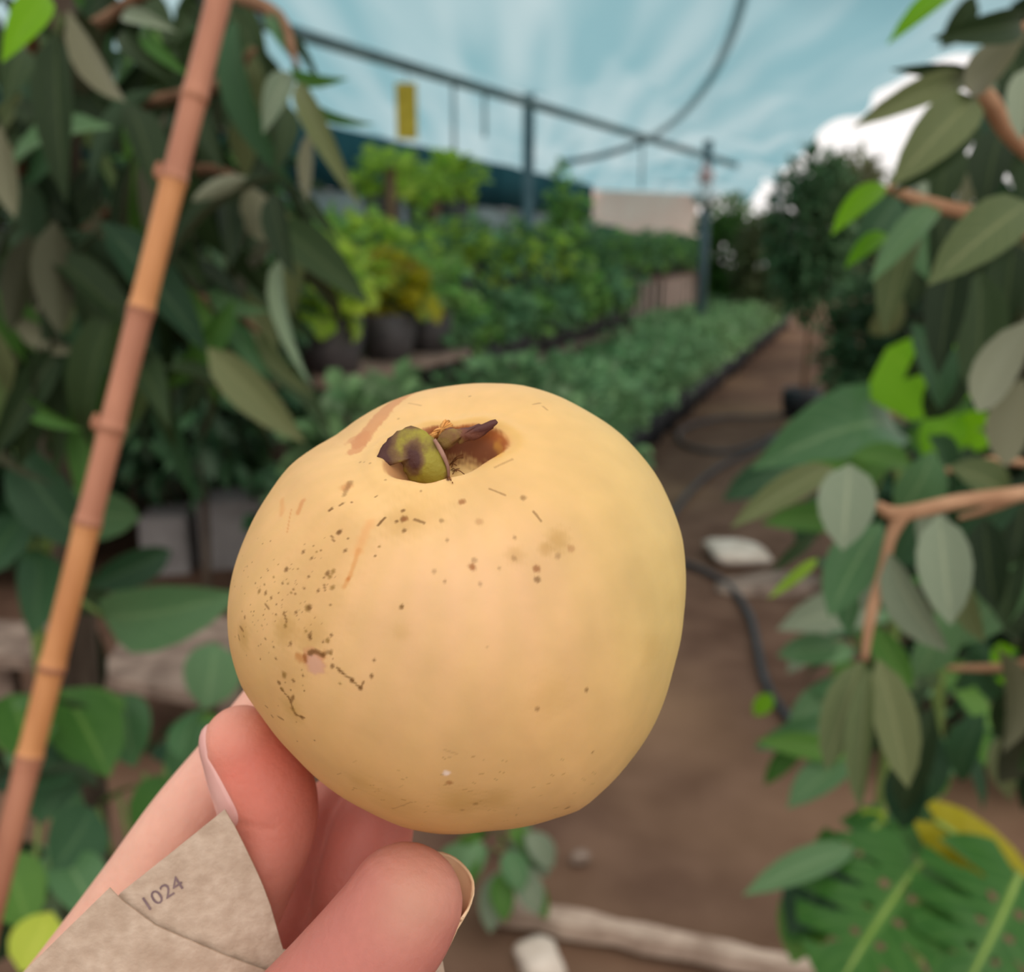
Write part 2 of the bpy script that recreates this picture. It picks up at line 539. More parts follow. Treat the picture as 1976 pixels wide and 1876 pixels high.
# left wall: grey masonry with a dark net curtain above, parallel to the path
WL0 = np.array([-1.6, 10.0, 0]) - DIR * 12.0
WL1 = np.array([-1.6, 10.0, 0]) + DIR * 9.0
def wall(name, a, b, z0, z1, th, mat, label, wav=0.0):
    a, b = np.asarray(a, float), np.asarray(b, float)
    n = 60 if wav else 1
    d = (b - a) / np.linalg.norm(b - a)
    nn = np.array([-d[1], d[0], 0])
    V, Fs = [], []
    for i in range(n + 1):
        p = a + (b - a) * i / n
        q = nn * (wav * math.sin(i * 1.7) + wav * .6 * math.sin(i * 0.9))
        for z in (z0, z1):
            V += [tuple(p + q + nn * th + [0, 0, z]), tuple(p + q + [0, 0, z])]
    for i in range(n):
        k = 4 * i
        Fs += [(k, k + 4, k + 6, k + 2), (k + 1, k + 3, k + 7, k + 5), (k + 2, k + 6, k + 7, k + 3), (k, k + 1, k + 5, k + 4)]
    Fs += [(0, 2, 3, 1), (4 * n, 4 * n + 1, 4 * n + 3, 4 * n + 2)]
    return struct(name, new_mesh(name, V, Fs, smooth=bool(wav)), mat, label)
wall('wall_left', WL0, WL1, -0.05, 2.05, 0.15, M['wall_grey'], 'plain grey wall along the nursery')
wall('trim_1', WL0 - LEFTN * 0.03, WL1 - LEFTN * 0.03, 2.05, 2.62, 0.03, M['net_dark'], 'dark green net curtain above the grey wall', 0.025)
# far pink wall
wb0 = P(1120, 420, 18.6); wb1 = P(1345, 420, 20.2)
wall('wall_back', (wb0[0], wb0[1], 0), (wb1[0], wb1[1], 0), -0.05, 2.60, 0.2, M['wall_pink'], 'pale pink plastered wall at the far end')
wall('trim_2', (wb0[0], wb0[1] - .1, 0), (wb1[0] - .6, wb1[1] - .25, 0), 1.55, 1.95, 0.06, M['net_dark'], 'dark panel standing in for a shaded opening in the pink wall', 0.0)  # solid dark panel on the wall, stands for the shade inside an opening

# shade-net roof: from the left wall to its free right edge, sagging in long folds
def roof_edge_l(y):
    p = np.array([-1.6, 10.0, 0]) + DIR * ((y - 10.0) / DIR[1])
    return p[0] - 0.12
def roof_edge_r(y):
    return 2.55 + 0.178 * (y - 7.4) + 0.08 * math.sin(y * 1.7) + (0.62 * (7.4 - y) if y < 7.4 else 0.0)
V, Fs = [], []
nx, ny = 90, 160
for j in range(ny + 1):
    y = 3.6 + (25.0 - 3.6) * j / ny
    xl, xr = roof_edge_l(y), roof_edge_r(y)
    for i in range(nx + 1):
        t = i / nx
        x = xl + (xr - xl) * t
        z = 2.62 + 0.30 * math.sin(math.pi * min(1, t * 1.15)) ** 0.8 if t < 0.86 else 2.62 + 0.05
        z = 2.60 + 0.34 * math.sin(math.pi * t) ** 0.7
        across = x * 0.94 - y * 0.34
        along = x * 0.34 + y * 0.94
        z += 0.035 * math.sin(across * 5.2 + 0.7 * math.sin(along * 0.8)) + 0.02 * math.sin(across * 11.0 + along * 0.6)
        z -= 0.13 * abs(math.sin(math.pi * (along - 1.0) / 4.2)) * math.sin(math.pi * t)
        z += 0.06 * math.sin(along * 2.4 + t * 3) * max(0, (t - 0.6)) * 2
        V.append((x, y, z))
for j in range(ny):
    for i in range(nx):
        a = j * (nx + 1) + i
        Fs.append((a, a + 1, a + nx + 2, a + nx + 1))
struct('ceiling', new_mesh('ceiling', V, Fs), M['net'], 'pale blue green shade net stretched overhead')

# second net thrown over the right-hand side, doubling the shade there
V, Fs = [], []
for j in range(13):
    for i in range(31):
        x = 1.15 + 2.3 * i / 30
        y = 4.55 + 1.25 * j / 12 + .10 * math.sin(x * 2.1)
        V.append((x, y, 3.06 + .04 * math.sin(x * 3 + y * 2) + .03 * math.sin(y * 9)))
for j in range(12):
    for i in range(30):
        a = j * 31 + i
        Fs.append((a, a + 1, a + 32, a + 31))
struct('trim_3', new_mesh('trim_3', V, Fs), M['net'], 'overlapping strip of blue green shade net')
# ------------------------------------------------------------------ steel frame
def pipe(name, label, cat, pts, r, mat, group=None, n=None):
    o = tube(name, pts, r, mat, None, 10, n)
    return tag(o, label, cat, group)
pipe('roof_pipe', 'long straight galvanised pipe running diagonally under the net', 'pipe', [P(380, 6, 5.1), P(1420, 318, 14.4)], 0.040, M['steel'])
pipe('roof_hoop', 'curved dark hoop pipe bending down under the shade net', 'pipe',
     [P(1452, -120, 5.6), P(1432, 0, 6.6), P(1400, 95, 8.2), P(1358, 172, 10.0), P(1300, 235, 11.6), P(1235, 275, 12.8), P(1160, 300, 13.6), P(1080, 315, 14.0)], 0.038, M['steel_dark'], n=40)
def post(label, u, v, z, r, top):
    b = P(u, v, z)
    o = tube('support_post', [(b[0], b[1], -0.02), (b[0], b[1], top)], r, M['steel_dark'], None, 10)
    return tag(o, label, 'post')
post('slim steel post rising beside the stacked pots to the net', 1020, 205, 8.9, 0.055, 2.86)
post('steel post under the lower end of the curved hoop', 1368, 250, 12.2, 0.06, 2.82)
post('thin far steel post behind the dark standard tree', 1508, 240, 16.5, 0.05, 2.72)
for k, (u, z, ln) in enumerate(((875, 7.9, .5), (936, 8.3, .36), (1240, 12.0, .55))):
    a = P(u, 0, z)
    tt = (u - 380) / 1040.0
    zz = None
    # hang from the diagonal pipe: find the point of the pipe at this pixel column
    A, B = P(380, 6, 5.1), P(1420, 318, 14.4)
    best = min(np.linspace(0, 1, 400), key=lambda q: abs(w2px((A + (B - A) * q)[None])[0][0] - u))
    h = A + (B - A) * best
    tag(tube('hanger_wire', [h, h - np.array([0, 0, ln])], 0.012, M['wire'], None, 6),
        ['hanging wire nearest the yellow card on the pipe', 'short hanging wire midway between yellow card and slim post', 'hanging wire near the lower end of the diagonal pipe'][k], 'wire')

# yellow sticky trap hanging from the pipe
A, B = P(380, 6, 5.1), P(1420, 318, 14.4)
best = min(np.linspace(0, 1, 400), key=lambda q: abs(w2px((A + (B - A) * q)[None])[0][0] - 784))
h = A + (B - A) * best
zt = (h - CAM) @ FWD
top, bot = P(786, 160, zt), P(780, 266, zt)
st = thing('sticky_trap', 'yellow sticky insect card hanging from the diagonal pipe', 'insect trap', bot)
vv, ff = box_geo(0.5 * (top[0] + bot[0]), top[1], 0.5 * (top[2] + bot[2]), 0.145, 0.006, top[2] - bot[2], 0.15)
obj('card', new_mesh('card', vv, ff, False), M['yellow'], st)
tube('string', [h, (top[0], top[1], top[2] - 0.01)], 0.004, M['wire'], st, 6)
# white plastic bag tied to the post, pink at the top
pq = P(1368, 250, 12.2); bp = np.array([pq[0] - .03, pq[1] - .13, P(1345, 400, 12.14)[2]])
wb = thing('plastic_bag', 'crumpled white and pink plastic bag tied to the steel post', 'bag', bp)
def bag_geo(c, rad, hgt, seed):
    r = np.random.RandomState(seed)
    V, Fs = [], []
    prof = [(0.0, .05), (.12, .6), (.3, 1.0), (.55, .9), (.8, .45), (1.0, .08)]
    for i, (t, w) in enumerate(prof):
        for j in range(12):
            a = j / 12 * 2 * math.pi
            k = w * rad * (1 + r.uniform(-.18, .18))
            V.append((c[0] + k * math.cos(a), c[1] + k * math.sin(a), c[2] + t * hgt))
    for i in range(len(prof) - 1):
        for j in range(12):
            Fs.append((i * 12 + j, i * 12 + (j + 1) % 12, (i + 1) * 12 + (j + 1) % 12, (i + 1) * 12 + j))
    Fs += [tuple(range(12))[::-1], tuple(60 + j for j in range(12))]
    return V, Fs
bv, bf = bag_geo(bp, 0.17, 0.30, 2)
obj('bag_body', new_mesh('bag_body', bv, bf), M['white_sheet'], wb)
bv, bf = bag_geo(bp + np.array([0, .03, .27]), 0.10, 0.28, 3)
obj('bag_neck', new_mesh('bag_neck', bv, bf), M['pink_sheet'], wb)

# ------------------------------------------------------------------ things on the path
def stone_geo(c, sx, sy, sz, seed, rz=0.0):
    bm = bmesh.new()
    bmesh.ops.create_icosphere(bm, subdivisions=3, radius=1.0)
    r = np.random.RandomState(seed)
    ph = r.uniform(0, 6, 6)
    cs, sn = math.cos(rz), math.sin(rz)
    for vtx in bm.verts:
        x, y, z = vtx.co
        k = 1 + 0.13 * math.sin(2.2 * x + ph[0]) + 0.1 * math.sin(3.1 * y + ph[1]) + 0.08 * math.sin(4.3 * z + 2 * x + ph[2])
        m = max(abs(x), abs(y), abs(z)) ** 0.55
        x, y, z = x * k / m * sx, y * k / m * sy, z * k / m * sz
        vtx.co = (c[0] + x * cs - y * sn, c[1] + x * sn + y * cs, c[2] + z)
    me = bpy.data.meshes.new('stone')
    bm.to_mesh(me); bm.free()
    me.polygons.foreach_set('use_smooth', [True] * len(me.polygons))
    return me
def stone(name, label, u, v, sx, sy, sz, mat, seed, rz=0.0, sink=0.25):
    c = G(u, v)
    return tag(obj(name, stone_geo((c[0], c[1], sz * (1 - sink) - 0.02), sx, sy, sz, seed, rz), mat), label, 'stone')
stone('stone', 'pale flat stone lying beside the hose on the path', 1428, 1072, 0.15, 0.14, 0.05, M['pale_stone'], 3, 0.1)
stone('stone', 'low brown stone slab under the pale flat stone', 1470, 1128, 0.24, 0.13, 0.03, M['slab'], 9, 0.2, 0.3)
stone('stone', 'small whitish stone in front of the wooden lath', 1042, 1862, 0.05, 0.045, 0.035, M['pale_stone'], 5, 0.3)
stone('stone', 'small brown pebble beyond the wooden lath', 1118, 1648, 0.022, 0.02, 0.014, M['slab'], 6, 0.3)
a, b = G(938, 1756), G(1580, 1888)
d = (b - a) / np.linalg.norm(b - a); nn = np.array([-d[1], d[0], 0])
V, Fs = [], []
for i in range(13):
    t = i / 12
    p = a + (b - a) * t
    wdt = (0.026 + 0.006 * math.sin(i * 2.3)) * (1.15 - 0.45 * t)
    for s, zz in ((-1, -0.01), (1, -0.01), (1, 0.03), (-1, 0.03)):
        V.append(tuple(p + nn * wdt * s + np.array([0, 0, zz + 0.002 * math.sin(i * 1.7 + s)])))
for i in range(12):
    for j in range(4):
        Fs.append((4 * i + j, 4 * i + (j + 1) % 4, 4 * i + 4 + (j + 1) % 4, 4 * i + 4 + j))
Fs += [(3, 2, 1, 0), (48, 49, 50, 51)]
tag(obj('wooden_lath', new_mesh('wooden_lath', V, Fs, False), M['pale_wood']), 'pale weathered wooden lath lying across the path', 'lath')

hp = [(1600, 815), (1540, 800), (1470, 806), (1400, 806), (1330, 822), (1308, 842), (1330, 862), (1400, 872), (1470, 852), (1500, 838), (1460, 868), (1400, 895), (1345, 935), (1300, 990), (1270, 1050), (1300, 1080), (1350, 1098), (1405, 1130), (1445, 1185), (1462, 1250), (1475, 1310), (1505, 1365), (1560, 1420), (1650, 1450)]
tag(tube('garden_hose', [G(u, v, 0.012) for u, v in hp], 0.0155, M['hose'], None, 10, 120), 'black rubber garden hose looping along the soil path', 'hose')

# ------------------------------------------------------------------ masonry bits at lower left
c = G(455, 1096)
tag(box('concrete_block', (c[0], c[1] + .16, 0.155), (0.40, 0.30, 0.35), M['concrete'], None, 0.25, 0.012), 'large grey concrete block beside the leafy bush', 'block')
c = G(318, 1112)
tag(box('concrete_block', (c[0] - .02, c[1] + .16, 0.13), (0.22, 0.26, 0.30), M['concrete'], None, 0.12, 0.012), 'narrow pale concrete block left of the large grey block', 'block')
def slab_from(name, pts, th, mat, label):
    n = len(pts)
    V = [tuple(p) for p in pts] + [(p[0], p[1], p[2] - th) for p in pts]
    Fs = [tuple(range(n)), tuple(range(2 * n - 1, n - 1, -1))] + [(i + n, (i + 1) % n + n, (i + 1) % n, i) for i in range(n)]
    me = new_mesh(name, V, Fs, False)
    bm = bmesh.new(); bm.from_mesh(me)
    bmesh.ops.recalc_face_normals(bm, faces=bm.faces)
    bmesh.ops.bevel(bm, geom=bm.edges[:], offset=0.006, segments=2, affect='EDGES')
    bm.to_mesh(me); bm.free()
    return tag(obj(name, me, mat), label, 'slab')
H = 0.30
slab_from('stone_slab', [G(185, 1300, H), G(375, 1338, H), G(440, 1270, H), G(470, 1190, H), G(260, 1195, H)], 0.045, M['slab'], 'brown stone slab spanning a dark gap by the hand')
slab_from('stone_slab', [G(-40, 1262, H), G(120, 1275, H), G(150, 1205, H), G(-20, 1195, H)], 0.045, M['slab'], 'small stone slab behind the bamboo cane')
for k, (u, v) in enumerate(((215, 1262), (430, 1230), (-10, 1230), (110, 1240))):
    c = G(u, v, H)
    tag(box('brick_pier', (c[0], c[1] + .03, H / 2 - 0.045), (0.07, 0.10, H - 0.05), M['slab'], None, 0.2, 0.004),
        ['brick pier under the near end of the large stone slab', 'brick pier under the far end of the large stone slab', 'outer brick pier under the small stone slab', 'inner brick pier under the small stone slab'][k], 'pier')

# ------------------------------------------------------------------ nursery bed: plants in black grow bags
def cyl_geo(r0, r1, h, seg=14, z0=0.0, crumple=0.0, seed=0):
    r = np.random.RandomState(seed)
    V, Fs = [], []
    for k, (rr, z) in enumerate(((r0, 0), (0.5 * (r0 + r1) * 1.04, h * .5), (r1, h), (r1 * .9, h), (r1 * .88, h - 0.02))):
        for j in range(seg):
            a = j / seg * 2 * math.pi
            q = rr * (1 + (r.uniform(-crumple, crumple)))
            V.append((q * math.cos(a), q * math.sin(a), z0 + z))
    for i in range(4):
        for j in range(seg):
            Fs.append((i * seg + j, i * seg + (j + 1) % seg, (i + 1) * seg + (j + 1) % seg, (i + 1) * seg + j))
    Fs += [tuple(range(seg))[::-1], tuple(4 * seg + j for j in range(seg))]
    return V, Fs

def plant_proto(name, label, cat, group, pot_mat, pr0, pr1, ph, fol, leaf_key, loc0=(0, 0, -50), crumple=0.0, potname='pot', stem_h=0.15):
    t = thing(name, label, cat, (0, 0, 0), group)
    v, f = cyl_geo(pr0, pr1, ph, crumple=crumple, seed=3)
    obj(potname, new_mesh(potname, v, f), pot_mat, t)
    o = obj('foliage', fol, LM[leaf_key], t)
    o['kind'] = 'stuff'
    tube('stem', [(0, 0, ph - 0.03), (0.01, 0, ph + stem_h)], 0.008, M['stem_green'], t, 6)
    return t

bed_protos = []
for k in range(5):
    fol = foliage('bed_foliage', 150, blob((0, 0, 0.45), 0.24, 0.24, 0.21, 0.3), 0.08, 'round', 0.75, 30 + k, 0.05)
    bed_protos.append(plant_proto('seedling', 'bushy green seedling in a black grow bag in the low nursery bed', 'plant',
                                  'seedlings in the low nursery bed', M['bag'], 0.11, 0.13, 0.24, fol, 'bed', crumple=0.07, potname='grow_bag'))
E0 = G(1256, 868)
cnt = 0
used = set()
def put(proto, loc, rz, s=1.0, label=None):
    if id(proto) not in used:
        used.add(id(proto))
        proto.location = tuple(map(float, loc)); proto.rotation_euler = (0, 0, rz); proto.scale = (s, s, s)
        if label:
            proto['label'] = label
        return proto
    return copy_thing(proto, loc, rz, s, label)
for i in range(-9, 42):
    for r_ in range(4):
        p = E0 + DIR * (0.33 * i + rnd.uniform(-.03, .03)) + LEFTN * (0.14 + 0.275 * r_ + rnd.uniform(-.02, .02))
        if p[1] < 3.6 or p[1] > 20.5 or (r_ == 3 and p[1] < 11.0):
            continue
        put(bed_protos[cnt % 5], (p[0], p[1], -0.015), rnd.uniform(0, 6.28), rnd.uniform(0.92, 1.2), ['bushy green seedling in a black grow bag, row along the soil path', 'bushy green seedling in a black grow bag, second row in from the path', 'bushy green seedling in a black grow bag, second row out from the bench', 'bushy green seedling in a black grow bag, row nearest the timber bench'][r_]); cnt += 1

# ------------------------------------------------------------------ bench with pickets and potted plants on it
BP0 = np.array([-0.78, 5.6, 0])
def bench(name, label, a, length, width, h, npk, cat='bench'):
    t = thing(name, label, cat, (a[0], a[1], 0))
    mid = a + DIR * length / 2 + LEFTN * width / 2
    for k in range(3):
        q = a + DIR * length / 2 + LEFTN * (width * (k + .5) / 3)
        vv, ff = box_geo(q[0], q[1], h - 0.02, width / 3 - 0.012, length, 0.04, RZ)
        obj('plank', new_mesh('plank', vv, ff, False), M['bench'], t)
    for k in range(npk):
        q = a + DIR * (length * (k + .3) / npk) + LEFTN * 0.04
        vv, ff = box_geo(q[0], q[1], (h - 0.04) / 2 - 0.01, 0.05, 0.085, h - 0.04, RZ)
        obj('picket', new_mesh('picket', vv, ff, False), M['picket'], t)
    q = a + DIR * length / 2 + LEFTN * (width * .8)
    vv, ff = box_geo(q[0], q[1], (h - 0.06) / 2, 0.02, length, h - 0.06, RZ)
    obj('gap_shade_panel', new_mesh('gap_shade_panel', vv, ff, False), M['bag'], t)  # black sheet added to stand in for the shade under the bench
    for k in range(0, npk, 4):
        q = a + DIR * (length * (k + .3) / npk) + LEFTN * (width - 0.06)
        vv, ff = box_geo(q[0], q[1], (h - 0.04) / 2 - 0.01, 0.07, 0.07, h - 0.04, RZ)
        obj('leg', new_mesh('leg', vv, ff, False), M['bench'], t)
    return t
bench('plant_bench', 'long timber bench on pale pickets beside the nursery bed', BP0, 11.5, 0.75, 1.15, 26)
# lower step in front of the near half of the bench
stp = thing('low_step', 'low plank step with pots in front of the timber bench', 'stand', (BP0[0], BP0[1], 0))
for k in range(2):
    q = BP0 + DIR * 2.7 - LEFTN * (0.10 + .15 * k)
    vv, ff = box_geo(q[0], q[1], 0.70, 0.14, 5.2, 0.035, RZ)
    obj('plank', new_mesh('plank', vv, ff, False), M['bench'], stp)
for k in range(7):
    q = BP0 + DIR * (0.15 + .84 * k) - LEFTN * 0.17
    vv, ff = box_geo(q[0], q[1], 0.335, 0.22, 0.05, 0.69, RZ)
    obj('leg', new_mesh('leg', vv, ff, False), M['bench'], stp)
# upper shelf at the near end
sh = thing('plant_rack', 'timber rack standing on the bench under the top row of pots', 'stand', tuple(P(765, 600, 6.4) * np.array([1, 1, 0]) + np.array([0, 0, 1.15])))
s0 = np.array([P(752, 400, 6.5)[0], P(752, 400, 6.5)[1], 0])
for k in range(2):
    q = s0 + DIR * 0.85 + LEFTN * (0.06 + 0.2 * k)
    vv, ff = box_geo(q[0], q[1], 1.605, 0.18, 1.9, 0.035, RZ)
    obj('shelf_board', new_mesh('shelf_board', vv, ff, False), M['bench'], sh)
for k, (dd, ww, hh) in enumerate(((0.02, 0.0, 2.02), (0.02, 0.3, 1.59), (0.75, 0.0, 1.84), (1.7, 0.0, 1.59), (1.7, 0.3, 1.59))):
    q = s0 + DIR * dd + LEFTN * ww
    vv, ff = box_geo(q[0], q[1], (hh + 1.15) / 2, 0.05, 0.05, hh - 1.15, RZ)
    obj('upright', new_mesh('upright', vv, ff, False), M['bark'], sh)

pot_protos = []
for k, lk in enumerate(('pots', 'lime', 'pots', 'shade')):
    fol = foliage('pot_foliage', 130, blob((0, -0.03, 0.30), 0.28, 0.28, 0.25, 0.25), 0.10, 'round', 0.9, 60 + k, 0.3)
    pot_protos.append(plant_proto('potted_plant', ['leafy green plant in a dark pot on the timber bench', 'lime yellow plant in a dark pot on the timber bench', 'leafy green plant in a dark pot on the timber bench', 'dull grey green plant in a dark pot on the timber bench'][k], 'plant', 'pots along the timber bench',
                                  M['pot'], 0.10, 0.135, 0.24, fol, lk))
i = 0
for d_ in np.arange(0.15, 11.3, 0.33):
    for w_ in (0.16, 0.52):
        q = BP0 + DIR * (d_ + rnd.uniform(-.04, .04)) + LEFTN * w_
        put(pot_protos[(i * 7 + int(w_ * 10)) % 4 if d_ < 4 else (3 if i % 3 else 0)], (q[0], q[1], 1.15), rnd.uniform(0, 6.28), rnd.uniform(.85, 1.1)); i += 1
step_protos = []
for k, lk in enumerate(('shade', 'pots', 'shade')):
    fol = foliage('pot_foliage', 120, blob((0, 0, 0.34), 0.22, 0.22, 0.2, 0.25), 0.095, 'round', 0.9, 160 + k, 0.25)
    step_protos.append(plant_proto('potted_plant', ['dull green plant in a dark pot on the low plank step', 'fresh green plant in a dark pot on the low plank step', 'dull green plant in a dark pot on the low plank step'][k], 'plant', 'pots on the low plank step',
                                  M['pot'], 0.09, 0.12, 0.22, fol, lk))
for i, d_ in enumerate(np.arange(0.2, 5.2, 0.29)):
    q = BP0 + DIR * d_ - LEFTN * 0.17
    put(step_protos[(i * 5 + i // 3) % 3], (q[0], q[1], 0.7175), rnd.uniform(0, 6.28), rnd.uniform(.85, 1.1))
top_pots = []
for k, (dd, lk, s_, lab) in enumerate(((0.22, 'lime', 1.05, 'lime green plant in the first dark pot of the high rack'),
                                  (0.85, 'lime', .9, 'small green plant in the middle dark pot of the high rack'),
                                  (1.4, 'lime', 1.15, 'spreading lime green plant in the last dark pot of the high rack'))):
    fol = foliage('pot_foliage', 120, blob((0, 0, 0.36), 0.22, 0.22, 0.14, 0.25), 0.10, 'round', 0.9, 80 + k, 0.1)
    tp = plant_proto('potted_plant', lab, 'plant', None, M['pot'], 0.10, 0.13, 0.22, fol, lk)
    q = s0 + DIR * dd + LEFTN * 0.16
    tp.location = (q[0], q[1], 1.6225); tp.scale = (s_, s_, s_)
# tall climbing plant beyond the stand
q = P(1090, 420, 9.5)
tcp = thing('climbing_plant', 'tall narrow climbing plant behind the slim steel post', 'plant', (q[0], q[1], 0))
fol = foliage('foliage', 260, blob((q[0], q[1], 1.72), 0.2, 0.2, 0.55, 0.2), 0.11, 'round', 0.85, 91, 0.3)
o = obj('foliage', fol, LM['pots'], tcp); o['kind'] = 'stuff'
tube('stem', [(q[0], q[1], -0.02), (q[0] + .02, q[1], 1.2), (q[0], q[1], 2.1)], 0.015, M['stem_green'], tcp, 6)

# low stand in front with big pots and yellow-green plants
q = P(650, 720, 4.6)
lst = thing('low_stand', 'low timber stand carrying the big pots of yellowish plants', 'stand', (q[0], q[1], 0))
hh = q[2]
for k in range(3):
    c = np.array([q[0], q[1], 0]) + LEFTN * (0.14 * k - .1) + DIR * 0.5
    vv, ff = box_geo(c[0], c[1], hh - .02, 0.13, 1.5, 0.04, RZ)
    obj('plank', new_mesh('plank', vv, ff, False), M['bench'], lst)
for dd, ww in ((-.2, -.12), (-.2, .2), (1.2, -.12), (1.2, .2)):
    c = np.array([q[0], q[1], 0]) + LEFTN * ww + DIR * dd
    vv, ff = box_geo(c[0], c[1], (hh - .04) / 2 - .01, 0.06, 0.06, hh - .04, RZ)
    obj('leg', new_mesh('leg', vv, ff, False), M['bark_grey'], lst)
for k, (dd, lk, s_, lab) in enumerate(((0.02, 'lime', 1.05, 'yellowish green plant in the big pot at the end of the low stand'),
                                  (0.62, 'yellow', .95, 'yellow leaved plant in the second big pot of the low stand'),
                                  (1.1, 'pots', .95, 'green plant in the last big pot of the low stand'))):
    fol = foliage('pot_foliage', 110, blob((0, 0, 0.38), 0.24, 0.24, 0.15, 0.25), 0.12, 'round', 0.95, 100 + k, 0.1)
    tp = plant_proto('potted_plant', lab, 'plant', None, M['pot'], 0.12, 0.16, 0.25, fol, lk)
    c = np.array([q[0], q[1], 0]) + DIR * dd + LEFTN * 0.04
    tp.location = (c[0], c[1], hh); tp.scale = (s_, s_, s_)
# small white pots on the bench edge and on the ground
c = BP0 + DIR * 1.9 + LEFTN * 0.02

# ------------------------------------------------------------------ shrubs and trees
def shrub(name, label, base, rx, rz, zc, n, leaf, key, kind='round', ratio=.8, seed=1, trunk=0.02, group=None, droop=.2, mat='bark_grey', ry=None, shell=.35):
    base = np.asarray(base, float)
    t = thing(name, label, 'tree' if zc > 1.2 else 'shrub', (base[0], base[1], 0), group)
    me = foliage('foliage', n, blob((base[0], base[1], zc), rx, ry or rx, rz, shell), leaf, kind, ratio, seed, droop)
    o = obj('foliage', me, LM[key], t); o['kind'] = 'stuff'
    tube('trunk', [(base[0], base[1], -0.03), (base[0] + .02, base[1], zc * .5), (base[0], base[1], zc + rz * .4)], [trunk, trunk * .8, trunk * .4], M[mat], t, 8)
    for k in range(5):
        a = k * 1.26 + seed
        tube('branch', [(base[0], base[1], zc - rz * .4), (base[0] + rx * .35 * math.cos(a), base[1] + rx * .35 * math.sin(a), zc), (base[0] + rx * .75 * math.cos(a), base[1] + rx * .75 * math.sin(a), zc + rz * .45)], [trunk * .6, trunk * .4, trunk * .15], M[mat], t, 6)
    return t

c = G(1545, 800)
tr = shrub('standard_tree', 'slender dark standard tree in a black bag beside the path', (c[0], c[1], 0), 0.42, 0.76, 1.60, 2600, 0.11, 'tree', 'lance', .5, 5, 0.022, droop=.3, mat='bark')
v, f = cyl_geo(0.16, 0.18, 0.26, crumple=.05)
v = [(x + c[0], y + c[1], z - .015) for x, y, z in v]
obj('grow_bag', new_mesh('grow_bag', v, f), M['bag'], tr)
c = G(1655, 840); shrub('shrub', 'dark rounded shrub right of the standard tree', (c[0], c[1], 0), 0.36, 0.55, 0.75, 1500, 0.09, 'tree', 'round', .7, 6)
c = G(1600, 810); shrub('shrub', 'small green shrub at the foot of the standard tree', (c[0] + .05, c[1] - .35, 0), 0.25, 0.2, 0.22, 300, 0.07, 'mid', 'round', .7, 7, .012)
c = G(1760, 860); shrub('shrub', 'tall dark shrub behind the bright green leaf', (c[0], c[1], 0), 0.55, 0.85, 1.0, 1500, 0.10, 'deep', 'lance', .45, 8)
c = G(1900, 900); shrub('shrub', 'broad dark shrub behind the right hand tree', (c[0], c[1], 0), 0.6, 0.9, 1.05, 1500, 0.10, 'dark', 'lance', .45, 9)
c = P(1640, 330, 11.5); shrub('tree', 'far light green tree against the bright sky', (c[0], c[1], 0), 0.55, 0.85, 1.75, 2400, 0.14, 'olive', 'lance', .5, 10, .04)
c = P(1790, 330, 13.0); shrub('tree', 'far dark tree beyond the right edge of the net', (c[0], c[1], 0), 0.9, 1.1, 1.5, 2600, 0.17, 'deep', 'lance', .45, 11, .05)
c = P(1405, 430, 16.5); shrub('shrub', 'far green shrub by the pink wall', (c[0], c[1], 0), 0.6, 1.0, 1.35, 1900, 0.15, 'green', 'round', .7, 12, .03)
c = P(1475, 450, 15.5); shrub('shrub', 'far brownish green shrub between bed and standard tree', (c[0], c[1], 0), 0.5, 0.85, 1.25, 1800, 0.15, 'olive', 'lance', .45, 13, .03)
c = P(2010, 350, 15.0); shrub('tree', 'tall far tree at the edge of the open ground', (c[0], c[1], 0), 1.0, 1.2, 1.6, 1200, 0.15, 'deep', 'lance', .45, 14, .05)
# left thicket
c = G(560, 960); shrub('shrub', 'green bush behind the grey concrete block', (c[0], c[1] + .5, 0), 0.62, 0.48, 0.52, 1300, 0.10, 'pots', 'round', .8, 21)
c = G(330, 1010); shrub('shrub', 'dense bright green bush above the narrow block', (c[0], c[1] + .25, 0), 0.62, 0.36, 0.62, 1700, 0.085, 'green', 'round', .75, 22)
c = P(240, 700, 5.0); shrub('shrub', 'tall dark green bush behind the bamboo cane', (c[0], c[1], 0), 0.85, 0.75, 0.95, 2200, 0.12, 'deep', 'lance', .45, 23)
c = P(30, 700, 4.6); shrub('tree', 'tall dark leafy bush behind the drooping tree', (c[0], c[1], 0), 0.8, 1.0, 1.3, 2200, 0.13, 'dark', 'lance', .45, 24)
c = P(520, 800, 5.4); shrub('shrub', 'leafy green bush below the yellowish pots', (c[0], c[1], 0), 0.5, 0.5, 0.62, 1400, 0.12, 'shade', 'round', .8, 25)
c = P(560, 600, 6.2); shrub('shrub', 'light green bush left of the low stand', (c[0], c[1], 0), 0.5, 0.5, 1.0, 900, 0.11, 'pots', 'round', .8, 26)
c = P(400, 560, 6.3); shrub('tree', 'tall green bush against the grey wall', (c[0], c[1], 0), 0.72, 0.7, 1.4, 1300, 0.13, 'pots', 'round', .8, 27)
c = P(740, 800, 3.9); shrub('shrub', 'dark green bush just beyond the guava', (c[0], c[1], 0), 0.5, 0.38, 0.42, 1100, 0.10, 'deep', 'round', .8, 28)
c = P(990, 720, 5.0); shrub('shrub', 'grey green bush between the low stand and the bed', (c[0], c[1], 0), 0.55, 0.35, 0.62, 1200, 0.09, 'shade', 'round', .7, 29)

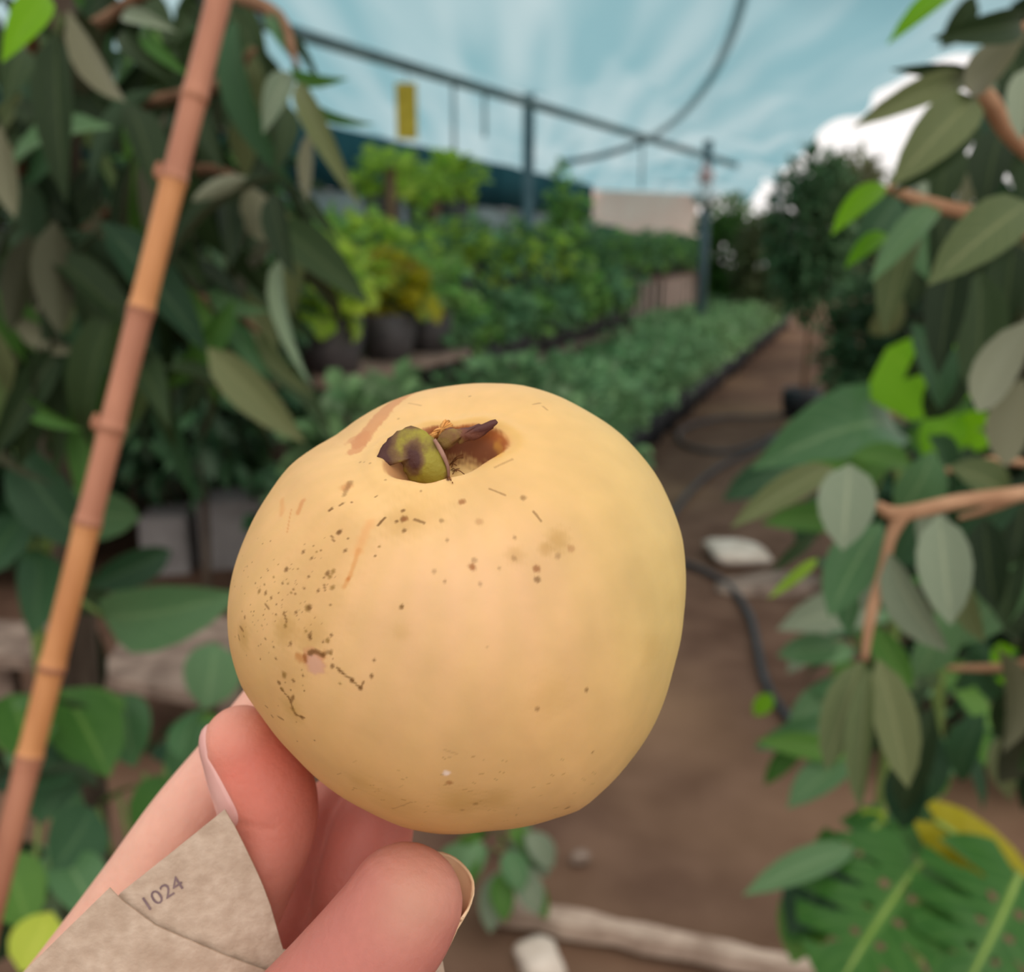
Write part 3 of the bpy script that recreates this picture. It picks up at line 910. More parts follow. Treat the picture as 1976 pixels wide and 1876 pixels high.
c = P(730, 850, 3.6); shrub('shrub', 'dark bush hiding the legs of the low stand', (c[0], c[1], 0), 0.33, 0.5, 0.55, 1300, 0.10, 'shade', 'round', .8, 31)
c = P(1050, 800, 4.6); shrub('shrub', 'leafy bush at the near end of the nursery bed', (c[0], c[1], 0), 0.45, 0.32, 0.5, 1000, 0.09, 'shade', 'round', .7, 32)
c = G(1900, 1180); shrub('shrub', 'dense dark bush under the right hand tree', (c[0], c[1], 0), 0.55, 0.42, 0.5, 1500, 0.10, 'deep', 'round', .8, 33)
c = G(1960, 1440); shrub('shrub', 'low dark bush behind the monstera', (c[0] + .1, c[1], 0), 0.35, 0.26, 0.3, 900, 0.09, 'deep', 'lance', .5, 34)
c = G(60, 1120); shrub('shrub', 'dark green bush beside the small stone slab', (c[0] - .1, c[1] + .2, 0), 0.5, 0.5, 0.55, 1500, 0.10, 'deep', 'round', .8, 35)
c = P(345, 420, 3.9); shrub('tree', 'tall shaded bush filling the gap behind the cane', (c[0], c[1], 0), 0.5, 0.95, 1.45, 1700, 0.12, 'deep', 'lance', .5, 36)
# ================================================================== THE GUAVA
FC = np.array([(880 - 988) / F * 0.19, -(1175 - 938) / F * 0.19, 0.19])      # fruit centre in camera space
SIL = [(950, 738), (860, 745), (750, 775), (650, 838), (565, 892), (520, 950), (475, 1030), (447, 1110), (438, 1180), (445, 1260), (467, 1330),
       (510, 1392), (570, 1462), (620, 1510), (700, 1562), (780, 1598), (850, 1610), (940, 1605), (1050, 1588), (1120, 1563), (1170, 1522),
       (1220, 1465), (1265, 1395), (1300, 1290), (1320, 1190), (1325, 1130), (1318, 1040), (1300, 985), (1270, 922), (1230, 870), (1190, 830), (1120, 785), (1060, 757), (1000, 741)]
sil = np.array(SIL, float) - (880, 1175)
sa = np.arctan2(-sil[:, 1], sil[:, 0]); sr = np.hypot(sil[:, 0], sil[:, 1])
od = np.argsort(sa); sa, sr = sa[od], sr[od]
sa = np.concatenate([sa - 2 * math.pi, sa, sa + 2 * math.pi]); sr = np.tile(sr, 3)
AX = np.array([-0.035, 0.772, -0.635]); AX /= np.linalg.norm(AX)                # calyx axis, towards the camera and up
e1 = np.cross(AX, [1, 0, 0]); e1 /= np.linalg.norm(e1); e2 = np.cross(AX, e1)
NS, NR = 900, 460
al = np.concatenate([np.linspace(0, 0.42, 100), np.linspace(0.42, math.pi, NR - 99)[1:]])
be = np.arange(NS) / NS * 2 * math.pi
A_, B_ = np.meshgrid(al, be, indexing='ij')
D_ = np.cos(A_)[..., None] * AX + np.sin(A_)[..., None] * (np.cos(B_)[..., None] * e1 + np.sin(B_)[..., None] * e2)
D_ = D_.reshape(-1, 3); Af = A_.ravel(); Bf = B_.ravel()
sm = lambda a, b, x: (lambda t: t * t * (3 - 2 * t))(np.clip((x - a) / (b - a), 0, 1))
R0 = 0.0432
_c = np.cos(Bf)[:, None] * e1 + np.sin(Bf)[:, None] * e2
rim = 1 / np.sqrt((_c[:, 0] / 0.272) ** 2 + (1 - _c[:, 0] ** 2) / 0.185 ** 2)
rim *= 1 + 0.04 * np.sin(3 * Bf + 1) + 0.03 * np.sin(7 * Bf)
R = np.ones_like(Af) * R0
R *= 1 - 0.135 * np.exp(-(Af / 0.50) ** 2)
R -= 0.0062 * (1 - sm(rim * 0.62, rim * 1.03, Af))
R += 0.0006 * np.exp(-((Af - rim * 1.18) / 0.05) ** 2)
R += 0.0020 * (1 - sm(0, 0.13, Af))
# gentle lumps and ribs
R *= 1 + 0.006 * np.sin(5 * Bf + 0.6) * np.exp(-((Af - 0.75) / 0.5) ** 2) + 0.005 * np.sin(3 * D_[:, 0] * 3 + 1) * np.sin(4 * D_[:, 1] + 2) + 0.003 * np.sin(9 * D_[:, 0] + 5 * D_[:, 2]) * np.sin(8 * D_[:, 1])
pv = D_ * R[:, None]
for it in range(4):
    c = pv + FC
    u = c[:, 0] / c[:, 2] * F + 988 - 880; w = -(-c[:, 1] / c[:, 2] * F + 938 - 1175)
    ph = np.arctan2(w, u); rr = np.hypot(u, w)
    nb = 120
    bi = ((ph + math.pi) / (2 * math.pi) * nb).astype(int) % nb
    mx = np.zeros(nb); np.maximum.at(mx, bi, rr)
    cen = (np.arange(nb) + .5) / nb * 2 * math.pi - math.pi
    fac = np.interp(cen, sa, sr) / mx
    fac = (np.roll(fac, 1) + fac * 2 + np.roll(fac, -1)) / 4
    k = np.interp(ph, np.concatenate([cen - 2 * math.pi, cen, cen + 2 * math.pi]), np.tile(fac, 3))
    wgt = sm(0.0, 0.85, rr / 440.0)
    kk = 1 + (k - 1) * wgt
    pv[:, 0] *= kk; pv[:, 1] *= kk
fc = pv + FC
# ---- skin marks painted on the skin itself, located by their 3-D position
def on_fruit(u, v):
    """nearest front-skin vertex to a pixel, as a camera-space point"""
    return None
front = np.where((D_[:, 2] < 0.35))[0]
fu = fc[front, 0] / fc[front, 2] * F + 988; fv = -fc[front, 1] / fc[front, 2] * F + 938
ndv = np.einsum('ij,ij->i', D_[front], fc[front] / np.linalg.norm(fc[front], axis=1)[:, None])
vis = front[ndv < 0.12]
vu = fc[vis, 0] / fc[vis, 2] * F + 988; vv_ = -fc[vis, 1] / fc[vis, 2] * F + 938
def surf(u, v):
    return fc[vis[np.argmin((vu - u) ** 2 + (vv_ - v) ** 2)]]
nV = len(fc)
# base colour: cream yellow, peach belly, green-yellow flank and shoulder
cam_d = D_
def c3(r, g, b):
    return np.array(lin((r, g, b)))
base = np.tile(c3(228, 184, 122), (nV, 1))
def mixc(colr, a):
    global base
    base = base * (1 - a[:, None]) + np.array(colr) * a[:, None]
lowf = 0.5 + 0.5 * np.sin(4.1 * D_[:, 0] + 2.3 * D_[:, 1] + 1.0) * np.sin(3.7 * D_[:, 1] - 2.2 * D_[:, 2] + 0.5)
mixc(c3(230, 186, 142), 0.75 * np.exp(-((fc[:, 0] - FC[0] - 0.004) ** 2 + (fc[:, 1] - FC[1] - 0.008) ** 2) / (2 * 0.015 ** 2)))
mixc(c3(232, 192, 122), 0.7 * (1 - sm(0.2, 0.75, Af)))
mixc(c3(208, 186, 114), 0.75 * sm(0.012, 0.042, fc[:, 0] - FC[0] + 0.25 * (fc[:, 1] - FC[1])))
mixc(c3(212, 156, 84), 0.7 * sm(0.008, 0.045, -(fc[:, 0] - FC[0]) * 0.5 - (fc[:, 1] - FC[1]) * 0.9))  # shading towards the lower left put into the skin colour
mixc(c3(218, 172, 104), 0.35 * lowf)
streak = 0.5 + 0.5 * np.sin(34 * Bf + 3 * np.sin(3 * Af))
mixc(c3(208, 176, 106), 0.15 * streak * np.exp(-((Af - 0.9) / 0.7) ** 2))
def noise3(p, s, seed):
    r = np.random.RandomState(seed)
    o = np.zeros(len(p))
    for k in range(6):
        q = r.normal(0, 1, 3) * s * (1 + 0.5 * k)
        o += np.sin(p @ q + r.uniform(0, 6.28)) / (1 + .3 * k)
    return o / 3.0
wob = noise3(fc, 2200.0, 4)
vp = fc[vis]
wobv = wob[vis]
def dist_seg(p, a, b):
    ab = b - a
    t = np.clip(((p - a) @ ab) / (ab @ ab + 1e-15), 0, 1)
    return np.linalg.norm(p - (a + t[:, None] * ab), axis=1)
def mark(pts, r_px, col_, alpha, soft=0.5, rag=0.35):
    global base
    P3 = [surf(*p) for p in pts]
    if len(P3) == 1:
        d = np.linalg.norm(vp - P3[0], axis=1)
    else:
        d = np.min([dist_seg(vp, P3[i], P3[i + 1]) for i in range(len(P3) - 1)], axis=0)
    r = r_px * 1e-4 * 0.93
    a = alpha * (1 - sm(r * (1 - soft), r * (1 + soft), d * (1 + rag * wobv)))
    idx = a > 0.003
    base[vis[idx]] = base[vis[idx]] * (1 - a[idx][:, None]) + c3(*col_) * a[idx][:, None]
DK, OL, BR, RU = (112, 72, 24), (140, 104, 40), (150, 88, 34), (200, 136, 84)
def K(x, y): return (420 + x / 3.9075, 960 + y / 3.9075)
def Mm(x, y): return (420 + x / 2.039, 720 + y / 2.039)
# soft stained areas first
for x, y, r, a in ((850, 400, 230, .14), (680, 850, 260, .12), (190, 1040, 90, .3), (690, 1050, 110, .22), (500, 1000, 90, .3), (540, 1300, 120, .12), (1380, 180, 110, .16), (560, 1600, 90, .25)):
    mark([K(x, y)], r / 3.9, (176, 134, 62), min(.5, a * 1.5), .8, .2)
for x, y, r, a in ((950, 1690, 70, .25), (1090, 1680, 55, .2), (700, 1700, 80, .16), (560, 1610, 50, .16), (1340, 660, 34, .4), (1290, 690, 22, .35), (1300, 1270, 60, .12), (1170, 720, 30, .25), (720, 1025, 25, .14), (1700, 1090, 50, .12), (780, 560, 90, .18)):
    mark([Mm(x, y)], r / 2.04, (182, 140, 66), min(.5, a * 1.5), .8, .3)
# russet stripe at the shoulder and orange scuffs
mark([Mm(760, 78), Mm(700, 112), Mm(640, 172), Mm(590, 232), Mm(565, 270)], 21, RU, .78, .22, .25)
mark([Mm(575, 248), Mm(548, 300)], 16, RU, .75, .3, .3)
mark([Mm(530, 262)], 13, RU, .6, .4)
mark([K(640, 30), K(605, 110)], 5.5, (208, 140, 78), .7, .6)
mark([K(485, 20), K(480, 120)], 6, (214, 150, 84), .55, .7)
mark([K(560, 90), K(530, 260)], 1.8, (206, 138, 74), .6, .6)
mark([Mm(505, 450)], 9, (196, 128, 66), .6, .6)
mark([K(1150, 190), K(1100, 300), K(1062, 400)], 9, (222, 158, 92), .5, .8)
mark([K(1062, 400), K(1040, 480), K(1000, 590), K(960, 670)], 4.5, (206, 142, 76), .6, .7)
mark([K(988, 615)], 4.5, (190, 116, 48), .8, .6)
# the pinkish wound with its brown upper lip
mark([K(600, 1200), K(640, 1215), K(800, 1190)], 7, (186, 120, 56), .7, .6)
mark([K(725, 1235)], 22, (206, 146, 100), .85, .35, .25)
mark([K(735, 1268)], 17, (212, 164, 134), .85, .35, .25)
mark([K(690, 1172), K(735, 1158), K(800, 1188)], 4.2, DK, .85, .5)
mark([K(790, 1180), K(850, 1168)], 3.4, DK, .6, .6)
mark([K(650, 1200), K(660, 1235)], 4, BR, .8, .6)
# spots and scratches: (x, y, r) in the left-flank survey
spots = [(510, 545, 12), (705, 460, 9), (640, 412, 10), (395, 330, 4), (725, 365, 4), (340, 352, 3), (915, 265, 13), (960, 403, 10), (985, 310, 5), (830, 575, 14), (870, 555, 12),
         (845, 595, 10), (685, 598, 8), (420, 600, 7), (490, 652, 7), (527, 655, 6), (350, 655, 6), (315, 705, 13), (362, 720, 11), (405, 755, 8), (282, 652, 4), (330, 605, 4), (575, 690, 8),
         (588, 722, 6), (555, 720, 6), (655, 688, 5), (755, 710, 11), (868, 680, 11), (460, 715, 5), (443, 803, 6), (435, 880, 5), (350, 887, 5), (273, 862, 4), (585, 872, 10), (680, 835, 17),
         (695, 825, 12), (847, 817, 6), (187, 860, 6), (203, 905, 11), (132, 1050, 6), (197, 1045, 6), (510, 972, 12), (550, 1102, 12), (690, 1045, 16), (665, 1015, 9), (705, 1060, 11), (830, 1078, 11),
         (855, 1040, 8), (795, 1100, 5), (365, 1065, 5), (422, 1125, 6), (433, 1218, 7), (323, 1218, 5), (500, 1345, 18), (465, 1400, 11), (485, 1450, 12), (570, 1385, 9), (550, 1455, 6), (642, 1340, 7),
         (570, 1605, 15), (590, 1635, 11), (640, 1660, 12), (410, 1650, 9), (860, 1275, 14), (925, 1303, 11), (1015, 1372, 15), (1075, 1440, 13), (1160, 1340, 8), (925, 1400, 6), (1180, 1225, 7),
         (1385, 820, 9), (1015, 33, 6), (1400, 165, 18), (1400, 95, 11), (1410, 250, 11), (1350, 185, 8), (1220, 370, 6), (1190, 440, 7), (750, 405, 5), (780, 400, 5), (195, 555, 3), (222, 522, 4), (130, 670, 4),
         (260, 490, 4), (455, 508, 5), (608, 535, 5), (385, 553, 4), (800, 605, 5), (850, 1175, 8), (730, 1830, 6), (600, 1835, 5), (650, 1455, 5)]
for x, y, r in spots:
    mark([K(x, y)], r / 3.6 + 0.6, DK if (x + y) % 3 else OL, .8, .55)
for a, b, r in (((858, 290), (882, 322), 5), ((800, 655), (812, 708), 5), ((362, 808), (390, 838), 8), ((165, 972), (190, 1008), 7), ((155, 1040), (162, 1074), 7), ((503, 862), (526, 938), 6), ((540, 1510), (570, 1590), 9),
                ((480, 1440), (545, 1520), 5), ((455, 1650), (495, 1680), 6), ((900, 1288), (950, 1325), 8), ((945, 1322), (1020, 1380), 7), ((1015, 1385), (1075, 1445), 6), ((1490, 165), (1555, 190), 9), ((1258, 155), (1212, 212), 6),
                ((845, 100), (872, 85), 7), ((925, 60), (948, 42), 8), ((1075, 1440), (1100, 1385), 6), ((560, 1540), (575, 1500), 9), ((600, 1640), (655, 1662), 5), ((375, 1590), (360, 1575), 5)):
    mark([K(*a), K(*b)], r / 3.9 + 0.4, DK, .72, .6)
for x, y, r, a in ((1005, 765, 12, .85), (1008, 735, 9, .45), (960, 508, 10, .75), (1200, 493, 9, .6), (1255, 770, 11, .75), (1257, 815, 9, .7), (1165, 725, 9, .4), (1170, 650, 7, .5), (1390, 690, 14, .4), (1030, 585, 14, .35),
                   (905, 660, 7, .5), (895, 820, 6, .5), (850, 785, 8, .4), (725, 915, 7, .6), (1450, 1248, 6, .7), (1257, 1320, 7, .6), (912, 1610, 11, .6), (1375, 1712, 8, .7), (1475, 1492, 5, .7), (735, 575, 10, .6), (880, 580, 9, .5),
                   (1015, 1695, 7, .5), (960, 1720, 6, .4), (1030, 830, 8, .4), (993, 90, 4, .7), (605, 1190, 6, .5), (615, 1130, 6, .5), (1060, 1075, 5, .3), (1250, 1770, 5, .7), (660, 420, 5, .5), (560, 350, 4, .5), (600, 355, 4, .5), (575, 350, 3, .5), (710, 180, 5, .4), (1110, 768, 6, .4), (1340, 720, 9, .4)):
    mark([Mm(x, y)], r / 2.1 + 0.4, BR if r > 9 else DK, a, .6)
for a, b, r, al_ in (((620, 488), (752, 440), 3, .7), ((1240, 545), (1272, 585), 4, .6), ((630, 600), (660, 570), 4, .6), ((500, 480), (520, 430), 8, .5), ((440, 540), (452, 530), 5, .7), ((470, 630), (485, 620), 5, .6), ((1070, 455), (1130, 480), 3, .5), ((1090, 370), (1160, 340), 4, .35), ((950, 440), (1000, 432), 4, .5), ((890, 1480), (940, 1500), 3, .2), ((760, 1690), (690, 1715), 3, .3), ((750, 118), (800, 128), 3, .35), ((1240, 125), (1270, 118), 3, .5), ((1280, 130), (1298, 146), 2.5, .5), ((770, 460), (800, 465), 4, .5)):
    mark([Mm(*a), Mm(*b)], r / 2.04 + 0.3, DK, al_, .6)
mark([Mm(897, 1575)], 5, (246, 224, 206), .9, .6)
rs = np.random.RandomState(12)
for k in range(90):
    x, y = rs.normal(480, 230), rs.normal(850, 320)
    if x > 120 and y > 200:
        mark([K(x, y)], rs.uniform(.6, 1.5), DK, rs.uniform(.2, .6), .6)
for k in range(60):
    x, y = rs.uniform(480, 1500), rs.uniform(1500, 1780)
    mark([Mm(x, y), Mm(x + rs.uniform(-14, 14), y + rs.uniform(-5, 5))], rs.uniform(.5, 1.1), OL, rs.uniform(.15, .45), .6)
# calyx bowl
mark([(905, 905), (888, 912)], 26, (232, 196, 128), .8, .4)
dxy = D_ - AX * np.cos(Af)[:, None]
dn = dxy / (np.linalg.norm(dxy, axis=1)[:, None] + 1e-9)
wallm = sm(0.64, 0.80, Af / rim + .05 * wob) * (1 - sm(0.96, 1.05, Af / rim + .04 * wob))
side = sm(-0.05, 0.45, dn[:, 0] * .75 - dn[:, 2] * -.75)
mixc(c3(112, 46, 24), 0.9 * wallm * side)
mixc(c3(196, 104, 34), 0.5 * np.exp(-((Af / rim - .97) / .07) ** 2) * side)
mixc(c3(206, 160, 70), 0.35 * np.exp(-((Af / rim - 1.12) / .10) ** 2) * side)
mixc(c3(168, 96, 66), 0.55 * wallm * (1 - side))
mark([(958, 860), (962, 880)], 8, (220, 160, 60), .45, .8)
mark([(790, 905), (800, 925), (835, 932)], 8, (176, 100, 66), .7, .6)
mark([(775, 890), (790, 880)], 9, (150, 104, 92), .7, .5)
mark([(866, 925)], 5, (96, 44, 18), .9, .5)
base = base * np.array([0.93, 0.935, 0.97])
me = bpy.data.meshes.new('guava_skin')
W = c2w(fc)
idx = np.arange(nV).reshape(len(al), NS)
# first ring is one point: close it with a tiny ring of quads (radius zero) and keep quads only
q = np.stack([idx[:-1, :], np.roll(idx[:-1, :], -1, 1), np.roll(idx[1:, :], -1, 1), idx[1:, :]], -1).reshape(-1, 4)[:, ::1]
me.vertices.add(nV); me.vertices.foreach_set('co', W.astype(np.float32).ravel())
me.loops.add(q.size); me.loops.foreach_set('vertex_index', q.astype(np.int32).ravel())
me.polygons.add(len(q)); me.polygons.foreach_set('loop_start', np.arange(0, q.size, 4, dtype=np.int32))
me.polygons.foreach_set('use_smooth', np.ones(len(q), dtype=bool))
ca = me.attributes.new('skin_colour', 'FLOAT_COLOR', 'POINT')
ca.data.foreach_set('color', np.hstack([base, np.ones((nV, 1))]).astype(np.float32).ravel())
me.update()
bm = bmesh.new(); bm.from_mesh(me)
bmesh.ops.remove_doubles(bm, verts=[v_ for v_ in bm.verts if v_.index < NS or v_.index >= nV - NS], dist=1e-6)
bmesh.ops.recalc_face_normals(bm, faces=bm.faces)
bm.to_mesh(me); bm.free()

m, nt, b = mat_base('guava_skin')
N, L = nt.nodes, nt.links
at = N.new('ShaderNodeAttribute'); at.attribute_name = 'skin_colour'
tc = N.new('ShaderNodeTexCoord')
nz = N.new('ShaderNodeTexNoise'); nz.inputs['Scale'].default_value = 95; nz.inputs['Detail'].default_value = 4
L.new(tc.outputs['Object'], nz.inputs['Vector'])
mr = N.new('ShaderNodeMapRange'); mr.inputs['To Min'].default_value = 0.82; mr.inputs['To Max'].default_value = 1.14
L.new(nz.outputs['Fac'], mr.inputs['Value'])
mxn = N.new('ShaderNodeVectorMath'); mxn.operation = 'SCALE'
L.new(at.outputs['Color'], mxn.inputs[0]); L.new(mr.outputs['Result'], mxn.inputs['Scale'])
L.new(mxn.outputs['Vector'], b.inputs['Base Color'])
b.inputs['Roughness'].default_value = 0.52
b.inputs['Specular IOR Level'].default_value = 0.25
b.inputs['Subsurface Weight'].default_value = 0.25
b.inputs['Subsurface Radius'].default_value = (1.0, 0.6, 0.25)
b.inputs['Subsurface Scale'].default_value = 0.002
n2 = N.new('ShaderNodeTexNoise'); n2.inputs['Scale'].default_value = 260; n2.inputs['Detail'].default_value = 5
L.new(tc.outputs['Object'], n2.inputs['Vector'])
bp = N.new('ShaderNodeBump'); bp.inputs['Strength'].default_value = 0.12; bp.inputs['Distance'].default_value = 0.001
L.new(n2.outputs['Fac'], bp.inputs['Height']); L.new(bp.outputs['Normal'], b.inputs['Normal'])
M['guava'] = m
guava = thing('guava', 'large round yellow guava with brown specks held in the hand', 'guava', c2w([FC - np.array([0, 0.042, 0])])[0])
obj('skin', me, M['guava'], guava)

# ---- dried sepals and stamens
def sepal_mat(name, cg, cb, cd):
    m, nt, b = mat_base(name)
    N, L = nt.nodes, nt.links
    at = N.new('ShaderNodeAttribute'); at.attribute_name = 'dry'
    tc = N.new('ShaderNodeTexCoord')
    nz = N.new('ShaderNodeTexNoise'); nz.inputs['Scale'].default_value = 420; nz.inputs['Detail'].default_value = 5
    L.new(tc.outputs['Object'], nz.inputs['Vector'])
    ad = N.new('ShaderNodeMath'); ad.operation = 'MULTIPLY_ADD'; L.new(nz.outputs['Fac'], ad.inputs[0]); ad.inputs[1].default_value = 0.75
    s_ = N.new('ShaderNodeMath'); s_.operation = 'ADD'; L.new(at.outputs['Fac'], s_.inputs[0]); s_.inputs[1].default_value = -0.36
    L.new(s_.outputs[0], ad.inputs[2])
    rp = N.new('ShaderNodeValToRGB')
    rp.color_ramp.elements[0].color = srgb(*cg); rp.color_ramp.elements[0].position = 0.25
    rp.color_ramp.elements[1].color = srgb(*cd); rp.color_ramp.elements[1].position = 0.85
    e = rp.color_ramp.elements.new(0.5); e.color = srgb(*cb)
    L.new(ad.outputs[0], rp.inputs['Fac']); L.new(rp.outputs['Color'], b.inputs['Base Color'])
    b.inputs['Roughness'].default_value = 0.7
    bp = N.new('ShaderNodeBump'); bp.inputs['Strength'].default_value = 0.5; bp.inputs['Distance'].default_value = 0.001
    L.new(nz.outputs['Fac'], bp.inputs['Height']); L.new(bp.outputs['Normal'], b.inputs['Normal'])
    return m
M['sepal'] = sepal_mat('dried_sepal', (150, 140, 44), (112, 84, 46), (72, 38, 32))
M['sepal_b'] = sepal_mat('brown_sepal', (130, 104, 44), (110, 62, 42), (84, 44, 38))
M['sepal_o'] = sepal_mat('orange_sepal', (224, 160, 84), (212, 140, 66), (190, 116, 56))
def sepal(name, outline, mat, dryf, label, th=0.0005, bulge=0.0018):
    """outline: (u, v, depth) pixel points; a thin curled flap with thickness"""
    Pn = []
    for u, v, z in outline:
        Pn.append(((u - 988) / F * z, -(v - 938) / F * z, z))
    n = 48
    cl = catmull(Pn + [Pn[0]], n + 1)[:-1]
    r = np.random.RandomState(3)
    cl[:, :2] += r.normal(0, 0.00012, (n, 2))
    cen = cl.mean(0)
    V, Dr = [], []
    rings = [1.0, 0.86, 0.68, 0.46, 0.22]
    for k in rings:
        ring = cen + (cl - cen) * k
        ring[:, 2] -= bulge * (1 - k * k)
        V.append(ring)
    V.append(cen[None] - [[0, 0, bulge]])
    V = np.vstack(V)
    for p in V:
        u = p[0] / p[2] * F + 988; v = -p[1] / p[2] * F + 938
        Dr.append(dryf(u, v))
    Fs = []
    for i in range(len(rings) - 1):
        for j in range(n):
            Fs.append((i * n + j, i * n + (j + 1) % n, (i + 1) * n + (j + 1) % n, (i + 1) * n + j))
    for j in range(n):
        Fs.append((4 * n + j, 4 * n + (j + 1) % n, 5 * n))
    me = new_mesh(name, c2w(V), Fs)
    a_ = me.attributes.new('dry', 'FLOAT', 'POINT'); a_.data.foreach_set('value', np.array(Dr, np.float32))
    o = obj(name, me, mat, guava)
    md = o.modifiers.new('thickness', 'SOLIDIFY'); md.thickness = th; md.offset = 0
    o['label'] = label
    return o
cz = float(surf(850, 935)[2])
cb_ = float(surf(880, 850)[2])
sepal('sepal', [(730, 873, cz - .001), (729, 884, cz - .001), (741, 896, cz - .0012), (758, 893, cz - .001), (775, 889, cz), (785, 918, cz + .0006), (806, 930, cz + .0008), (832, 934, cz + .0006), (858, 931, cz + .0006), (865, 910, cz + .0004), (858, 882, cz + .0002), (842, 855, cz), (822, 836, cz - .0004), (795, 824, cz - .001), (766, 834, cz - .001), (747, 852, cz - .001)],
      M['sepal'], lambda u, v: max(0, min(1, (772 - u) / 40)) + .75 * math.exp(-((u - 800) ** 2 / 300 + (v - 885) ** 2 / 700)) - .45 * math.exp(-((u - 838) ** 2 / 500 + (v - 905) ** 2 / 800)) + .28 + .35 * max(0, min(1, (u - 848) / 14)) + .3 * max(0, min(1, (836 - v) / 14)), 'curled green and brown sepal', 0.0004, 0.0012)
sepal('sepal', [(842, 850, cb_ - .002), (858, 832, cb_ - .0022), (880, 829, cb_ - .0024), (905, 827, cb_ - .003), (930, 820, cb_ - .0036), (959, 811, cb_ - .0042), (956, 822, cb_ - .004), (925, 841, cb_ - .0032), (892, 854, cb_ - .0024), (876, 853, cb_ - .0022), (864, 866, cb_ - .002), (854, 862, cb_ - .002)],
      M['sepal_b'], lambda u, v: .3 + .5 * max(0, min(1, (u - 890) / 50)) + .3 * (v < 830), 'thin brown sepal', 0.0006, 0.0006)
sepal('sepal', [(828, 840, cb_ - .001), (846, 828, cb_ - .001), (861, 811, cb_ - .001), (872, 818, cb_ - .001), (862, 828, cb_ - .0008), (840, 845, cb_ - .0008)],
      M['sepal_o'], lambda u, v: .2, 'small orange sepal', 0.0005, 0.0004)
def cpx(u, v, z):
    return c2w([((u - 988) / F * z, -(v - 938) / F * z, z)])[0]
tube('sepal_edge', [cpx(838, 848, cz - .001), cpx(852, 872, cz - .0006), cpx(864, 900, cz - .0002), cpx(866, 922, cz + .0004)], [0.0003, 0.0004, 0.0003, 0.0002], noise_mat('dry_edge', (140, 104, 88), (168, 130, 112), 300, .7), guava, 8)
M['stamen'] = noise_mat('dried_stamen', (92, 52, 24), (132, 80, 38), 200, .8)
sv = rs
for k in range(9):
    u0, v0 = 868 + sv.uniform(-5, 6), sv.uniform(880, 928)
    u1, v1 = u0 + sv.uniform(4, 26), v0 + sv.uniform(-22, 14)
    z0 = float(surf(u0, v0)[2]) - .0003
    z1 = float(surf(u1, v1)[2]) - .0004
    tube('stamen', [cpx(u0, v0, z0), cpx(.5 * (u0 + u1), .5 * (v0 + v1) - 4, .5 * (z0 + z1) - .0008), cpx(u1, v1, z1)], 0.00009, M['stamen'], guava, 5, 8)

# ================================================================== THE HAND
def fruit_gap(p):
    """distance from a camera-space point to the fruit skin (sampled)"""
    d = np.linalg.norm(fc[::37] - p, axis=1)
    i = d.argmin()
    s = np.linalg.norm(p - FC) - np.linalg.norm(fc[::37][i] - FC)
    return d[i] if s > 0 else -d[i]
def digit(pts, push=True):
    out = []
    for u, v, z, r in pts:
        r = r / 1000
        p = np.array([(u - 988) / F * z, -(v - 938) / F * z, z])
        if push:
            for _ in range(60):
                if fruit_gap(p) >= r * 0.97:
                    break
                z += 0.0006
                p = np.array([(u - 988) / F * z, -(v - 938) / F * z, z])
        out.append((*p, r))
    return np.array(out)
index_f = digit([(466, 1436, .190, 7.5), (488, 1478, .191, 8.7), (516, 1535, .192, 9.5), (520, 1605, .192, 8.9), (484, 1695, .192, 8.6), (436, 1790, .193, 9.0), (330, 1940, .197, 9.8), (150, 2170, .205, 12)])
middle_f = digit([(640, 1215, .237, 7.2), (594, 1285, .233, 8.2), (530, 1380, .224, 9.0), (452, 1482, .219, 9.3), (366, 1592, .216, 9.8), (276, 1730, .213, 10.6), (164, 1888, .211, 11.2), (30, 2080, .212, 13)])
ring_f = digit([(736, 1548, .205, 7.4), (718, 1606, .204, 8.6), (694, 1700, .203, 9.0), (676, 1800, .205, 9.4), (610, 1940, .208, 10), (380, 2200, .214, 13)])
little_f = digit([(650, 1560, .212, 7.2), (630, 1660, .213, 8.0), (612, 1760, .214, 8.2), (560, 1880, .215, 9), (420, 2050, .215, 10), (300, 2200, .215, 13)])
thumb = digit([(780, 1744, .170, 10.2), (752, 1790, .169, 10.6), (690, 1868, .168, 11.0), (600, 1975, .168, 11.8), (480, 2110, .172, 13.5), (300, 2330, .19, 18)], False)
palm = digit([(250, 2230, .205, 20), (150, 2420, .21, 25), (20, 2700, .215, 27), (-150, 3050, .222, 25), (-420, 3600, .235, 28), (-800, 4400, .255, 33)], False)
palm2 = digit([(420, 2200, .205, 17), (330, 2420, .21, 21), (200, 2720, .216, 24), (-100, 3050, .222, 24)], False)
HV, HF = [], []
for dg in (index_f, middle_f, ring_f, little_f, thumb, palm, palm2):
    v, f = tube_geo(dg[:, :3], dg[:, 3], 28, len(dg) * 7, True)
    off = sum(len(x) for x in HV)
    HV.append(v); HF += [tuple(i + off for i in ff) for ff in f]
HVc = np.vstack(HV)
tmp = new_mesh('hand_tmp', c2w(HVc), HF)
bm = bmesh.new(); bm.from_mesh(tmp); bmesh.ops.recalc_face_normals(bm, faces=bm.faces); bm.to_mesh(tmp); bm.free()
to = bpy.data.objects.new('hand_tmp', tmp); COL.objects.link(to)
rm = to.modifiers.new('r', 'REMESH'); rm.mode = 'VOXEL'; rm.voxel_size = 0.0007
smo = to.modifiers.new('s', 'SMOOTH'); smo.iterations = 6; smo.factor = 0.5
dg_ = bpy.context.evaluated_depsgraph_get()
hand_me = bpy.data.meshes.new_from_object(to.evaluated_get(dg_))
bpy.data.objects.remove(to)
hand_me.name = 'hand'
hand_me.materials.clear()
